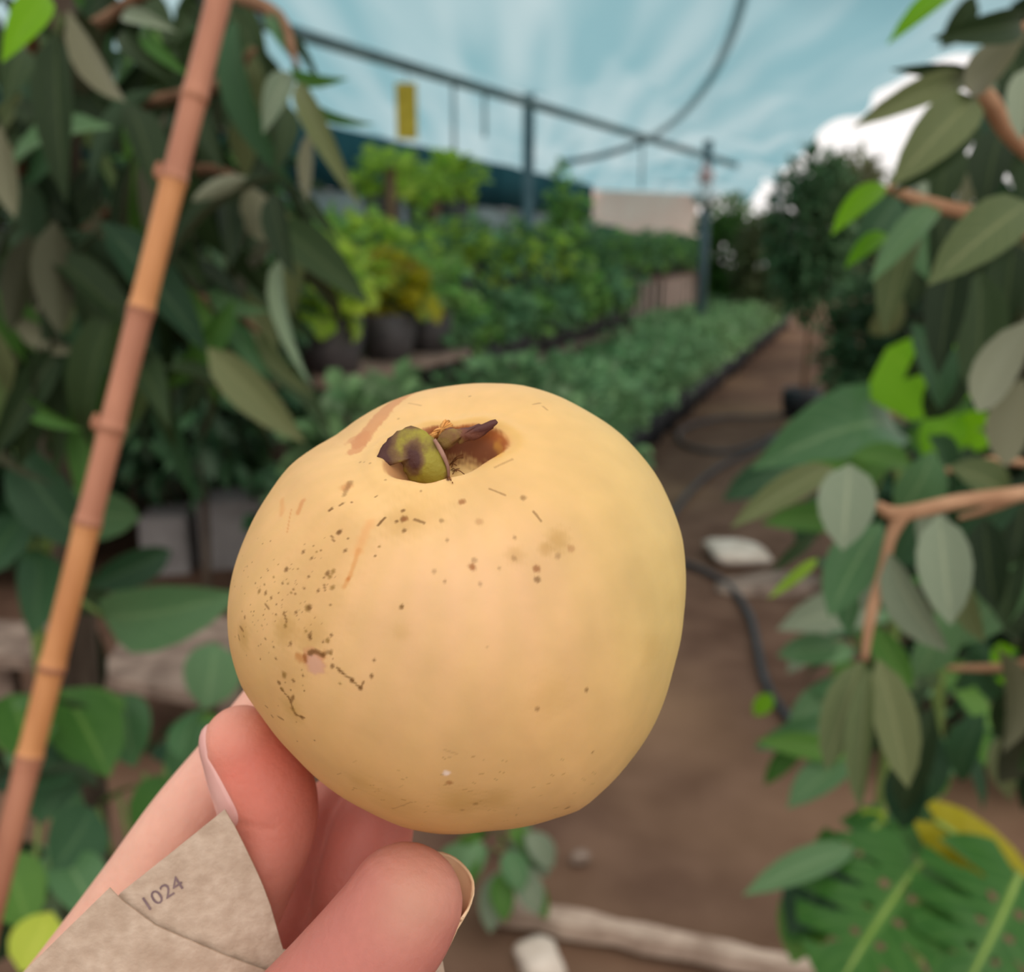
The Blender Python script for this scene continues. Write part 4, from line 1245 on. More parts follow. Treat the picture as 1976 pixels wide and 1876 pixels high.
hand_me.polygons.foreach_set('use_smooth', [True] * len(hand_me.polygons))
hn = len(hand_me.vertices)
hco = np.empty(hn * 3, np.float32); hand_me.vertices.foreach_get('co', hco); hco = hco.reshape(-1, 3).astype(float)
rel = hco - CAM
hc = np.stack([rel @ RGT, rel @ UP, rel @ FWD], 1)
# flushed fingertips and knuckles, paler backs, darker thumb and lower index
def near(p, s):
    return np.exp(-np.sum((hc - p) ** 2, 1) / (2 * s * s))
skin = np.tile(c3(226, 174, 152), (hn, 1))
def mixs(colr, a):
    global skin
    a = np.clip(a, 0, 1)[:, None]
    skin = skin * (1 - a) + np.array(colr) * a
mixs(c3(216, 124, 106), .85 * near(index_f[1, :3], .009) + .9 * near(index_f[2, :3], .009) + .55 * near(index_f[3, :3], .010))
mixs(c3(196, 130, 110), .8 * near(index_f[4, :3], .011) + .4 * near(index_f[3, :3], .008))
mixs(c3(204, 122, 108), .8 * near(ring_f[1, :3], .011) + .8 * near(ring_f[2, :3], .012) + .7 * near(ring_f[3, :3], .012))
mixs(c3(206, 128, 114), .8 * near(little_f[1, :3], .010) + .8 * near(little_f[2, :3], .010) + .8 * near(little_f[3, :3], .010))
mixs(c3(186, 116, 104), .9 * near(thumb[1, :3], .011) + .9 * near(thumb[2, :3], .013) + .8 * near(thumb[3, :3], .014))
mixs(c3(192, 144, 122), .7 * near(thumb[0, :3] + np.array([.003, .004, -.010]), .005))
mixs(c3(236, 176, 160), .5 * near(middle_f[3, :3], .012))
cr = noise3(hc, 900.0, 8)
mixs(c3(214, 136, 122), .14 * np.clip(cr, 0, 1))
# crease lines: shallow grooves at the joints
hnorm = np.empty(hn * 3, np.float32); hand_me.vertices.foreach_get('normal', hnorm); hnorm = hnorm.reshape(-1, 3).astype(float)
disp = np.zeros(hn)
def pxz(u, v, z):
    return np.array([(u - 988) / F * z, -(v - 938) / F * z, z])
def groove(a, b, r, depth, colr=None, al_=.4):
    d = dist_seg(hc, a, b)
    k = np.exp(-(d / r) ** 2)
    disp[:] -= depth * k
    if colr:
        mixs(c3(*colr), al_ * k)
groove(pxz(755, 1668, .160), pxz(845, 1770, .159), .0006, .00035, (160, 84, 78), .6)
groove(pxz(765, 1760, .157), pxz(830, 1810, .159), .0006, .00025, (166, 92, 84), .45)
groove(pxz(672, 1722, .160), pxz(735, 1680, .160), .0009, .0007, (186, 104, 92), .6)
groove(pxz(520, 1700, .184), pxz(565, 1690, .184), .0006, .0003, (196, 116, 100), .4)
groove(pxz(470, 1590, .183), pxz(530, 1600, .183), .0009, .0002, (200, 120, 100), .25)
hand_me.vertices.foreach_set('co', (hco + hnorm * disp[:, None]).astype(np.float32).ravel())
sca = hand_me.attributes.new('skin_colour', 'FLOAT_COLOR', 'POINT')
sca.data.foreach_set('color', np.hstack([skin, np.ones((hn, 1))]).astype(np.float32).ravel())
hand_me.update()
m, nt, b = mat_base('skin')
N, L = nt.nodes, nt.links
at = N.new('ShaderNodeAttribute'); at.attribute_name = 'skin_colour'
tc = N.new('ShaderNodeTexCoord')
nz = N.new('ShaderNodeTexNoise'); nz.inputs['Scale'].default_value = 160; nz.inputs['Detail'].default_value = 5
L.new(tc.outputs['Object'], nz.inputs['Vector'])
mr = N.new('ShaderNodeMapRange'); mr.inputs['To Min'].default_value = 0.9; mr.inputs['To Max'].default_value = 1.08
L.new(nz.outputs['Fac'], mr.inputs['Value'])
mxn = N.new('ShaderNodeVectorMath'); mxn.operation = 'SCALE'
L.new(at.outputs['Color'], mxn.inputs[0]); L.new(mr.outputs['Result'], mxn.inputs['Scale'])
L.new(mxn.outputs['Vector'], b.inputs['Base Color'])
b.inputs['Roughness'].default_value = 0.5
b.inputs['Specular IOR Level'].default_value = 0.3
b.inputs['Subsurface Weight'].default_value = 0.35
b.inputs['Subsurface Radius'].default_value = (1.0, 0.35, 0.2)
b.inputs['Subsurface Scale'].default_value = 0.003
wv = N.new('ShaderNodeTexNoise'); wv.inputs['Scale'].default_value = 700; wv.inputs['Detail'].default_value = 3
L.new(tc.outputs['Object'], wv.inputs['Vector'])
bp = N.new('ShaderNodeBump'); bp.inputs['Strength'].default_value = 0.22; bp.inputs['Distance'].default_value = 0.001
L.new(wv.outputs['Fac'], bp.inputs['Height']); L.new(bp.outputs['Normal'], b.inputs['Normal'])
M['skin'] = m
hand = tag(obj('hand', hand_me, M['skin']), 'hand holding up the yellow guava and a folded paper tag', 'hand')

M['nail'] = noise_mat('fingernail', (214, 158, 150), (226, 176, 166), 120, 0.28, spec=0.5)
M['nail_tip'] = noise_mat('nail_free_edge', (226, 190, 150), (238, 206, 168), 120, 0.3, spec=0.5)
from mathutils.bvhtree import BVHTree
hand_bvh = BVHTree.FromPolygons([tuple(map(float, p_)) for p_ in hc], [tuple(p_.vertices) for p_ in hand_me.polygons])
def nail(root, tip, n, ext, ang, mat, label, reach=0.0135, off=0.00025, th=0.0005, r_def=0.008, taper=0.0, hook=0.0):
    """nail plate laid on the finger from root to tip (camera space), with a free edge ext beyond it"""
    root, tip = np.asarray(root, float), np.asarray(tip, float)
    t = tip - root; L_ = np.linalg.norm(t); t /= L_
    n = np.array(n, float); n -= t * (n @ t); n /= np.linalg.norm(n)
    bq = np.cross(t, n)
    ns, na, ne = 16, 16, 6
    rows = []
    for i in range(ns + 1):
        s_ = i / ns
        hw = ang * min(1, s_ / .22 + .25) ** .5 * (1 - taper * s_ * s_)
        row = []
        for j in range(na + 1):
            ph = hw * (2 * j / na - 1)
            d = math.cos(ph) * n + math.sin(ph) * bq
            ax = root + t * L_ * s_
            hit = hand_bvh.ray_cast(Vector(ax + d * reach), Vector(-d), reach)
            rr = reach - hit[3] if hit[0] is not None else r_def
            edge = abs(2 * j / na - 1) ** 4
            row.append(ax + d * (rr + off - edge * off * 1.6 - (off * 1.6 if i == 0 else 0)))
        rows.append(np.array(row))
    # smooth the laid plate a little
    R_ = np.array(rows)
    for _ in range(3):
        R_[1:-1] = .5 * R_[1:-1] + .25 * (R_[:-2] + R_[2:])
    rows = list(R_)
    cen = rows[-1].mean(0)
    for i in range(1, ne + 1):
        q = i / ne
        row = rows[ns] + t * ext * math.sin(q * math.pi / 2)
        jj = np.abs(np.linspace(-1, 1, na + 1))
        row = row - t[None] * (jj[:, None] ** 2.5) * ext * .75 * q - n * (0.0004 + hook) * q * q
        rows.append(row)
    V = np.vstack(rows)
    Fs = []
    for i in range(ns + ne):
        for j in range(na):
            a = i * (na + 1) + j
            Fs.append((a, a + 1, a + na + 2, a + na + 1))
    o = obj('fingernail', new_mesh('fingernail', c2w(V), Fs), mat, hand)
    o['label'] = label
    md = o.modifiers.new('thickness', 'SOLIDIFY'); md.thickness = th; md.offset = 0
    return o
zi = index_f[1, 2]
nail(pxz(512, 1578, zi), pxz(474, 1432, zi), (-0.90, -0.2, -0.20), 0.0052, 1.12, M['nail'], 'pink fingernail seen edge on', taper=.42, hook=.0024)
nail(thumb[0, :3] + np.array([-.0045, -.0070, .0]), thumb[0, :3] + np.array([.0008, .0012, .0]), (0.60, -0.32, 0.78), 0.0070, 0.95, M['nail_tip'], 'pale thumbnail edge', 0.016, r_def=.0102)

# ================================================================== THE PAPER TAG
m = noise_mat('kraft_paper', (184, 162, 142), (200, 180, 160), 400, 0.85, 0.15, 6, c3=(178, 156, 136), scale3=150, spec=0.15)
M['paper'] = m
tagt = thing('paper_tag', 'folded brown paper tag with a printed number tucked under the thumb', 'tag', cpx(250, 1800, .176))
def sheet(name, outline, th=0.0004, n=60, bend=0.0):
    Pn = np.array([pxz(*p) for p in outline])
    bm = bmesh.new()
    vs_ = [bm.verts.new(p) for p in c2w(Pn)]
    f_ = bm.faces.new(vs_)
    bmesh.ops.triangulate(bm, faces=[f_])
    bmesh.ops.subdivide_edges(bm, edges=bm.edges[:], cuts=3, use_grid_fill=True)
    bmesh.ops.recalc_face_normals(bm, faces=bm.faces)
    me = bpy.data.meshes.new(name); bm.to_mesh(me); bm.free()
    o = obj(name, me, M['paper'], tagt)
    md = o.modifiers.new('thickness', 'SOLIDIFY'); md.thickness = th; md.offset = 0
    return o
def tz(u, v):
    """plane of the tag: leans back towards its upper right corner"""
    return 0.1815 - 0.0060 * (545 - u) / 500.0 + 0.0015 * (v - 1700) / 300.0 * 0
mk = lambda pts, dz=0: [(u, v, tz(u, v) + dz) for u, v in pts]
sheet('back_sheet', mk([(434, 1562), (452, 1592), (472, 1632), (492, 1674), (508, 1710), (522, 1748), (534, 1790), (546, 1832), (600, 1845), (680, 1870), (760, 1900), (640, 2000), (380, 2060), (60, 1960), (232, 1724), (330, 1646)]))
sheet('front_flap', mk([(212, 1713), (236, 1738), (262, 1757), (300, 1786), (360, 1812), (430, 1842), (520, 1876), (600, 1930), (560, 2010), (380, 2050), (0, 1990), (-30, 1948), (60, 1862), (130, 1793)], -.0012))
sheet('torn_end', [(800, 1850, .181), (846, 1836, .181), (854, 1856, .181), (862, 1900, .181), (840, 1960, .181), (760, 1940, .181)])
# printed number
fcu = bpy.data.curves.new('printed_number', 'FONT')
fcu.body = '1024'; fcu.size = 1.0; fcu.align_x = 'LEFT'; fcu.align_y = 'BOTTOM_BASELINE'
fcu.resolution_u = 3
fo = bpy.data.objects.new('txt', fcu); COL.objects.link(fo)
dg_ = bpy.context.evaluated_depsgraph_get()
tme = bpy.data.meshes.new_from_object(fo.evaluated_get(dg_))
bpy.data.objects.remove(fo)
tco = np.array([v_.co[:] for v_ in tme.vertices])
tw = tco[:, 0].max()
p0, p1 = np.array([281., 1762.]), np.array([357., 1712.])      # baseline ends on the tag
ex = (p1 - p0) / tw; ey = np.array([ex[1], -ex[0]]) * 1.0
if ey[1] > 0:
    ey = -ey
ey = ey / np.linalg.norm(ey) * 40.0
newv = []
for x, y, z in tco:
    q = p0 + ex * x + ey * y
    newv.append(pxz(q[0], q[1], tz(q[0], q[1]) - 0.00032))
newv = c2w(np.array(newv))
for i_, v_ in enumerate(tme.vertices):
    v_.co = newv[i_]
tme.materials.clear()
obj('printed_number', tme, noise_mat('grey_ink', (110, 90, 94), (136, 114, 114), 300, .8), tagt)
# ================================================================== NEAR PLANTS
# ---- bamboo cane leaning through the left of the view
cA, cB = P(432, -40, 0.80), P(22, 1600, 0.80)
cd = (cB - cA) / np.linalg.norm(cB - cA)
g_t = (cA[2] + 0.03) / -cd[2]
cG = cA + cd * g_t
cT = cA - cd * 0.75
cane = thing('bamboo_cane', 'orange brown bamboo cane leaning in front of the leafy tree', 'cane', cG)
M['cane_o'] = noise_mat('orange_cane', (178, 118, 70), (206, 146, 94), 30, 0.5, 0.1, stretch=(1, 1, .1), spec=.4)
M['cane_r'] = noise_mat('rusty_cane', (152, 98, 74), (184, 126, 98), 30, 0.55, 0.1, stretch=(1, 1, .1), spec=.4)
M['cane_n'] = noise_mat('cane_node', (132, 84, 62), (164, 112, 84), 30, 0.6)
nodes = [-0.75, -0.52, -0.28, -0.06]
for v_ in (190, 345, 600, 830, 1010, 1290, 1460):
    nodes.append((v_ + 40) / 1640.0 * np.linalg.norm(cB - cA))
while nodes[-1] + 0.16 < g_t:
    nodes.append(nodes[-1] + 0.16)
nodes.append(g_t)
for i in range(len(nodes) - 1):
    a, b = nodes[i], nodes[i + 1]
    L_ = b - a
    pts = [cA + cd * (a + L_ * q) for q in (0.0, 0.04, 0.1, 0.5, 0.9, 0.96, 1.0)]
    rr = [0.0108, 0.0108, 0.0101, 0.0099, 0.0101, 0.0108, 0.0108]
    tube('internode', pts, rr, M['cane_r'] if i % 3 != 2 and i % 4 != 1 else M['cane_o'], cane, 14, 18)
    if i:
        c = cA + cd * a
        tube('node_ring', [c - cd * .003, c, c + cd * .003], [.0105, .0115, .0105], M['cane_n'], cane, 14, 6)
for v_, s in ((345, -1), (830, -1)):
    c = cA + cd * ((v_ + 40) / 1640.0 * np.linalg.norm(cB - cA))
    tube('bud_stub', [c, c + RGT * s * 0.013 - cd * .004, c + RGT * s * 0.015 - cd * .014], [.006, .005, .002], M['cane_n'], cane, 8, 8)

def down_tip(p, ln, r, spread=0.5):
    d = np.array([r.normal(0, spread), r.normal(0, spread), -1.0 + r.normal(0, .25)])
    return p + d / np.linalg.norm(d) * ln
def tree_root(name, label, base):
    return thing(name, label, 'tree', (base[0], base[1], 0))

# ---- left tree with long drooping leaves
lb = P(70, 900, 1.75)
ltree = tree_root('drooping_tree', 'dark leafy tree with long drooping leaves behind the bamboo cane', lb)
tube('trunk', [(lb[0], lb[1], -.03), (lb[0] + .03, lb[1], .7), tuple(P(105, 600, 1.7)), tuple(P(118, 300, 1.6)), tuple(P(110, 20, 1.5)), tuple(P(60, -250, 1.4))], [.045, .04, .034, .03, .026, .02], M['bark_grey'], ltree, 10, 30)
lbr = [[P(112, 500, 1.65), P(230, 400, 1.45), P(380, 330, 1.3), P(480, 350, 1.25)], [P(115, 250, 1.55), P(280, 200, 1.35), P(420, 165, 1.2), P(492, 95, 1.15)],
       [P(110, 100, 1.5), P(200, 40, 1.3), P(330, -30, 1.2), P(520, 20, 1.15), P(575, 130, 1.1)], [P(110, 200, 1.5), P(60, 80, 1.2), P(100, 10, 1.0)],
       [P(110, 620, 1.7), P(260, 560, 1.5), P(420, 590, 1.4), P(500, 640, 1.35)], [P(112, 420, 1.6), P(20, 300, 1.3), P(-60, 250, 1.2)]]
for b_ in lbr:
    tube('branch', b_, [.016] + [.009] * (len(b_) - 2) + [.003], M['bark'], ltree, 8, 24)
for a in [(92, -10, 4, 120, 72, .75, 'bright', .12, 10), (131, 18, 242, 196, 60, .95, 'olive', .1, 150), (234, 32, 342, 62, 36, 1.0, 'grey', .1, -20), (276, 50, 370, 150, 36, 1.0, 'green', .12, 20),
          (232, 64, 332, 158, 44, 1.05, 'dark', .12, 10), (110, 64, 128, 392, 84, 1.1, 'dark', .05, 20), (248, 200, 304, 392, 80, 1.1, 'dark', .08, -25), (560, 126, 672, 152, 32, .95, 'green', .18, 30),
          (556, 138, 508, 258, 58, .95, 'grey', .1, 10), (574, 158, 696, 402, 50, .92, 'olive', .14, 5), (600, 190, 724, 240, 24, 1.0, 'green', .15, 30), (554, 200, 530, 335, 54, 1.05, 'dark', .08, -15),
          (600, 248, 594, 388, 34, 1.0, 'olive', .06, 160), (580, 374, 656, 468, 30, 1.0, 'dark', .12, 0), (528, 370, 570, 538, 58, 1.0, 'dark', .08, 25), (478, 342, 370, 388, 40, 1.05, 'grey', .1, 170),
          (44, 90, 6, 200, 66, .95, 'dark', .1, 0), (106, 425, 116, 645, 92, 1.15, 'dark', .04, 165), (440, 605, 525, 735, 46, 1.3, 'mid', .1, 15), (500, 640, 608, 768, 40, 1.3, 'olive', .14, 20),
          (398, 560, 520, 600, 44, 1.3, 'mid', .12, 30), (60, 450, 20, 640, 70, 1.2, 'dark', .08, 170), (190, 470, 175, 660, 80, 1.3, 'dark', .06, 20), (330, 420, 400, 560, 62, 1.3, 'dark', .1, 20), (430, 380, 440, 520, 56, 1.2, 'dark', .08, -30),
          (380, 200, 430, 330, 54, 1.2, 'dark', .08, 10), (470, 130, 440, 260, 48, 1.2, 'dark', .1, 25), (300, 640, 330, 800, 70, 1.5, 'dark', .08, 160), (40, 760, 160, 830, 40, 1.2, 'green', .12, 30), (20, 600, 150, 680, 50, 1.2, 'olive', .1, 150),
          (520, 20, 560, 110, 30, 1.15, 'mid', .1, 10), (430, -20, 480, 60, 40, 1.1, 'dark', .1, 20), (380, -10, 330, 90, 50, 1.2, 'dark', .1, 0), (0, 240, 30, 420, 60, 1.0, 'olive', .06, 160)]:
    u0, v0, u1, v1, w, z, k, ar, ro = a
    leaf_px(ltree, u0, v0, u1, v1, w, z, z - .03, k, 'lance', ar, ro)
rL = np.random.RandomState(41)
cnt = 0
while cnt < 255:
    u, v = rL.uniform(-70, 560), rL.uniform(-90, 720)
    lim = 500 if v < 250 else (560 if v < 520 else 500)
    if u > lim or (v < 150 and 230 < u < 330 and rL.rand() < .6):
        continue
    z = rL.uniform(1.15, 1.9)
    p = P(u, v, z)
    place_leaf(ltree, p, down_tip(p, rL.uniform(.12, .22), rL, .5), rL.uniform(.038, .062), rL.choice(['dark', 'dark', 'dark', 'deep', 'olive', 'green', 'mid'], p=[.3, .2, .12, .16, .08, .08, .06]), 'lance', rL.uniform(.03, .16), rL.uniform(-60, 60), nrm=rL.normal(0, 1, 3) + np.array([0, -1.2, .8]))
    cnt += 1

# ---- broad leaves low at the left
lp = thing('broad_leaf_plant', 'broad leaved plant with a long ribbed leaf beside the stone slab', 'plant', tuple(P(60, 1180, 1.75) * np.array([1, 1, 0])))
tube('stem', [P(60, 1180, 1.75) * np.array([1, 1, 0]) + np.array([0, 0, -.03]), P(70, 1180, 1.75), P(90, 1050, 1.6), P(60, 900, 1.5)], [.014, .012, .01, .006], M['stem_green'], lp, 8)
for a in [(200, 1190, 470, 1145, 125, 1.7, 1.55, 'mid', 'oval', .1, 15, .02), (170, 1130, 330, 1062, 70, 1.7, 1.8, 'deep', 'oval', .12, 10, 0), (30, 868, 175, 1060, 110, 1.4, 1.4, 'deep', 'oval', .1, 20, 0),
          (90, 960, 270, 1000, 100, 1.7, 1.8, 'mid', 'oval', .12, 20, 0), (70, 1060, 60, 1230, 90, 1.6, 1.5, 'deep', 'oval', .1, -20, 0), (150, 1180, 200, 1330, 70, 1.9, 1.9, 'dark', 'oval', .1, 20, 0), (40, 1000, -40, 1120, 90, 1.5, 1.4, 'deep', 'oval', .1, 10, 0), (110, 1100, 215, 1180, 80, 1.8, 1.8, 'dark', 'oval', .1, 10, 0)]:
    leaf_px(lp, *a)
    tube('petiole', [P(75, 1100, 1.65), P(.5 * (75 + a[0]), .5 * (1100 + a[1]), .5 * (1.65 + a[5])), P(a[0], a[1], a[5])], .004, M['stem_green'], lp, 6, 8)
lq = thing('leafy_weed', 'clump of broad green leaves at the foot of the cane below the slab', 'plant', tuple(G(150, 1700)))
rq = np.random.RandomState(5)
for a in [(330, 1560, 440, 1395, 150, 1.75, 1.85, 'mid', 'oval', .1, 15, .02), (395, 1370, 415, 1240, 110, 2.1, 2.2, 'mid', 'oval', .1, 10, 0), (210, 1500, 120, 1330, 130, 1.5, 1.6, 'green', 'oval', .1, 10, .02), (260, 1480, 240, 1340, 100, 1.6, 1.7, 'mid', 'oval', .1, -15, 0), (270, 1640, 330, 1500, 130, 1.5, 1.6, 'green', 'oval', .12, 20, .02),
          (60, 1480, 20, 1340, 110, 1.4, 1.5, 'green', 'oval', .1, 10, 0), (100, 1680, 180, 1560, 120, 1.35, 1.45, 'deep', 'oval', .1, 15, 0), (60, 1800, 10, 1650, 110, 1.3, 1.4, 'green', 'oval', .1, 0, 0), (190, 1780, 120, 1650, 100, 1.3, 1.4, 'mid', 'oval', .1, 10, 0), (40, 1876, 100, 1760, 100, 1.25, 1.3, 'lime', 'oval', .1, 0, 0), (420, 1480, 330, 1420, 90, 1.9, 2.0, 'deep', 'oval', .1, 0, 0)]:
    leaf_px(lq, *a)
for k in range(70):
    u, v = rq.uniform(-60, 400), rq.uniform(1380, 1900)
    if u > 330 and v < 1450:
        continue
    z = rq.uniform(1.45, 1.95)
    p = P(u, v, z)
    if p[2] < .05:
        continue
    d = rq.normal(0, 1, 3); d[2] = abs(d[2]) * .3
    place_leaf(lq, p, p + d / np.linalg.norm(d) * rq.uniform(.07, .13), rq.uniform(.05, .09), rq.choice(['green', 'mid', 'deep', 'dark']), 'oval', .1, rq.uniform(-30, 30), nrm=rq.normal(0, .5, 3) + np.array([0, -.6, 1]))
for k in range(14):
    u, v = rq.uniform(0, 380), rq.uniform(1450, 1850)
    p = P(u, v, rq.uniform(1.5, 1.8))
    g = np.array([p[0] + rq.normal(0, .03), p[1] + rq.normal(0, .03), -.03])
    tube('stem', [g, .5 * (g + p) + rq.normal(0, .015, 3), p], .004, M['stem_green'], lq, 6, 8)
# ---- small drooping plant on the path edge under the fruit
sp = thing('path_plant', 'small drooping green plant on the path edge beyond the thumb', 'plant', tuple(G(960, 1640)))
ps = G(960, 1640, .18)
tube('stem', [G(960, 1640, -.03), ps], .006, M['stem_green'], sp, 6)
for k in range(26):
    a_ = k * 2.4
    p = ps + np.array([.05 * math.cos(a_) * rq.uniform(.2, 1.6), .05 * math.sin(a_) * rq.uniform(.2, 1.6), rq.uniform(-.05, .05)])
    d = np.array([math.cos(a_) * .8, math.sin(a_) * .8, -.9 + rq.normal(0, .2)])
    place_leaf(sp, p, p + d * rq.uniform(.07, .11), rq.uniform(.045, .065), rq.choice(['mid', 'green', 'grey']), 'oval', .12, 0, nrm=(0, -.6, 1))

# ---- right tree: oval leaves with pale undersides
rb = P(2330, 900, 0.95)
rtree = tree_root('broad_leaved_tree', 'tree with oval grey green leaves and pale twigs beside the path', rb)
tube('trunk', [(rb[0], rb[1], -.03), (rb[0] - .01, rb[1], .8), tuple(P(2300, 600, .95)), tuple(P(2250, 200, .9)), tuple(P(2200, -300, .85))], [.04, .034, .028, .022, .016], M['bark_grey'], rtree, 10, 24)
rbr = [([P(2290, 860, .95), P(2120, 930, .85), P(1976, 952, .78), P(1850, 968, .76), P(1735, 992, .75), P(1690, 975, .75)], .0062),
       ([P(1740, 990, .75), P(1718, 1040, .75), P(1705, 1100, .75), P(1680, 1190, .75), P(1668, 1275, .75)], .0045),
       ([P(1970, 955, .78), P(1900, 985, .79), P(1850, 1000, .8)], .003),
       ([P(2270, 500, .93), P(2100, 380, .85), P(1960, 270, .78), P(1905, 190, .75), P(1868, 160, .75)], .007),
       ([P(2280, 600, .93), P(2080, 500, .9), P(1940, 430, .82), P(1800, 395, .8), P(1712, 362, .8)], .006),
       ([P(2230, 150, .9), P(2080, 90, .82), P(1976, 50, .78)], .006),
       ([P(2290, 800, .95), P(2100, 900, .95), P(1900, 890, .95), P(1730, 950, .95)], .004),
       ([P(2310, 1000, .95), P(2150, 1200, 1.0), P(1980, 1280, 1.05), P(1830, 1290, 1.1)], .006)]
for b_, r_ in rbr:
    tube('branch', b_, [r_ * 1.6] + [r_] * (len(b_) - 2) + [r_ * .6], M['twig'], rtree, 8, 26)
for a in [(1972, 46, 1798, 74, 62, .72, 'dark', .22, 0), (1985, 60, 1872, 182, 70, .72, 'olive', .12, 160), (1840, -14, 1712, 86, 40, .8, 'bright', .12, 20), (1868, 138, 1718, 134, 28, .75, 'dark', .12, 0),
          (1868, 152, 1644, 246, 54, .74, 'olive', .14, 10), (1882, 188, 1718, 360, 96, .72, 'olive', .12, 5), (1884, 222, 1714, 376, 46, .76, 'dark', .1, -20), (1985, 392, 1790, 550, 104, .68, 'olive', .1, 10),
          (1812, 398, 1680, 545, 54, .8, 'mid', .12, 15), (1714, 360, 1604, 454, 46, .82, 'bright', .12, 25), (1712, 452, 1630, 518, 36, .85, 'bright', .1, 20), (1853, 460, 1810, 725, 78, .8, 'dark', .06, 10),
          (1892, 525, 1880, 775, 96, .82, 'dark', .06, -10), (1776, 415, 1706, 645, 66, .85, 'olive', .1, 20), (1990, 615, 1888, 795, 84, .7, 'grey', .1, 165), (1960, 470, 1940, 640, 80, .85, 'dark', .08, 15), (1985, 130, 1970, 270, 60, .7, 'grey', .06, 10),
          (1940, 240, 1900, 400, 80, .85, 'dark', .08, 20), (1830, 260, 1800, 420, 70, .9, 'dark', .08, -20), (1976, 730, 1940, 900, 80, .8, 'olive', .08, 160),
          (1610, 902, 1410, 1018, 58, .80, 'olive', .14, 10), (1640, 896, 1626, 1062, 108, .74, 'grey', .06, 0), (1813, 994, 1834, 1206, 100, .72, 'grey', .06, 0), (1716, 1066, 1830, 1258, 72, .74, 'grey', .1, 40), (1700, 1010, 1600, 1190, 100, .80, 'mid', .08, 15),
          (1572, 1032, 1488, 1104, 26, .85, 'dark', .08, 0), (1578, 1078, 1482, 1156, 22, .88, 'lime', .08, 0), (1663, 1276, 1594, 1486, 76, .74, 'olive', .06, 10), (1679, 1292, 1660, 1565, 50, .72, 'olive', .05, 20), (1695, 1272, 1752, 1520, 82, .73, 'olive', .06, -10),
          (1690, 1215, 1760, 1330, 60, .9, 'green', .08, 10), (1900, 1000, 1920, 1180, 80, .9, 'dark', .06, 10), (1850, 1090, 1900, 1240, 50, .85, 'olive', .06, 40), (1660, 1050, 1640, 1230, 60, .85, 'mid', .06, 30), (1700, 1100, 1660, 1180, 40, .8, 'grey', .06, 0), (1735, 985, 1800, 870, 90, .95, 'mid', .1, 40), (1690, 960, 1560, 890, 46, .9, 'green', .1, 20),
          (1760, 900, 1640, 880, 50, .98, 'green', .1, 30), (1950, 960, 1830, 900, 70, .95, 'olive', .1, 30)]:
    u0, v0, u1, v1, w, z, k, ar, ro = a
    leaf_px(rtree, u0, v0, u1, v1, w, z, z - .02, k, 'oval', ar, ro)
rR = np.random.RandomState(77)
for k in range(130):
    u, v = rR.uniform(1730, 2120), rR.uniform(-40, 950)
    if v < 330 and u < 1840 + (330 - v) * .1:
        continue
    if 1690 < u < 1850 and 640 < v < 830:
        continue
    z = rR.uniform(.95, 1.5)
    p = P(u, v, z)
    place_leaf(rtree, p, down_tip(p, rR.uniform(.08, .12), rR, .5), rR.uniform(.036, .052), rR.choice(['dark', 'deep', 'olive', 'mid', 'grey'], p=[.42, .22, .18, .1, .08]), 'oval', rR.uniform(.04, .14), rR.uniform(-60, 60), nrm=rR.normal(0, 1, 3) + np.array([0, -1.2, .8]))
for k in range(60):
    u, v = rR.uniform(1720, 2100), rR.uniform(950, 1450)
    z = rR.uniform(1.0, 1.5)
    p = P(u, v, z)
    place_leaf(rtree, p, down_tip(p, rR.uniform(.08, .12), rR, .5), rR.uniform(.036, .05), rR.choice(['dark', 'deep', 'olive', 'mid'], p=[.45, .25, .18, .12]), 'oval', rR.uniform(.04, .14), rR.uniform(-60, 60), nrm=rR.normal(0, 1, 3) + np.array([0, -1.2, .8]))

# ---- big-leaved plants between
bt = P(1735, 850, 1.9)
b0_ = bt * np.array([1, 1, 0])
bl = thing('big_leaf_plant', 'plant with a wide arching grey green leaf over the hose', 'plant', tuple(b0_))
tube('stem', [b0_ + np.array([.03, 0, -.03]), .5 * (b0_ + bt) + np.array([.04, .02, 0]), bt], [.014, .011, .006], M['stem_green'], bl, 8)
for a in [(1732, 832, 1450, 905, 135, 1.85, 1.7, 'mid', 'oval', .22, 20, .02), (1730, 840, 1600, 960, 90, 1.9, 1.9, 'green', 'oval', .15, 10, 0), (1560, 900, 1395, 965, 70, 2.1, 2.1, 'deep', 'oval', .12, 20, 0), (1600, 950, 1540, 1060, 60, 2.0, 2.0, 'deep', 'oval', .1, 10, 0), (1740, 850, 1900, 800, 90, 1.9, 1.9, 'green', 'oval', .14, 20, 0), (1660, 1010, 1470, 1010, 60, 2.0, 2.0, 'green', 'oval', .12, 20, 0), (1700, 840, 1560, 800, 60, 2.0, 2.1, 'mid', 'oval', .14, 10, 0)]:
    leaf_px(bl, *a)
    tube('petiole', [bt, .5 * (bt + P(a[0], a[1], a[5])), P(a[0], a[1], a[5])], .004, M['stem_green'], bl, 6, 8)
tt_ = P(1830, 800, 1.75)
t0_ = tt_ * np.array([1, 1, 0])
bg_ = thing('lime_leaf_plant', 'plant with a huge bright lime green backlit leaf', 'plant', tuple(t0_))
tube('stem', [t0_ + np.array([.05, 0, -.03]), .5 * (t0_ + tt_) + np.array([.05, .02, 0]), tt_], [.014, .012, .008], M['stem_green'], bg_, 8)
leaf_px(bg_, 1835, 790, 1712, 672, 175, 1.7, 1.75, 'bright', 'round', .06, 5, .02)
leaf_px(bg_, 1830, 800, 1850, 640, 120, 1.7, 1.75, 'bright', 'round', .06, -20, .02)
leaf_px(bg_, 1850, 800, 1780, 880, 80, 1.72, 1.7, 'bright', 'oval', .1, 10, 0)
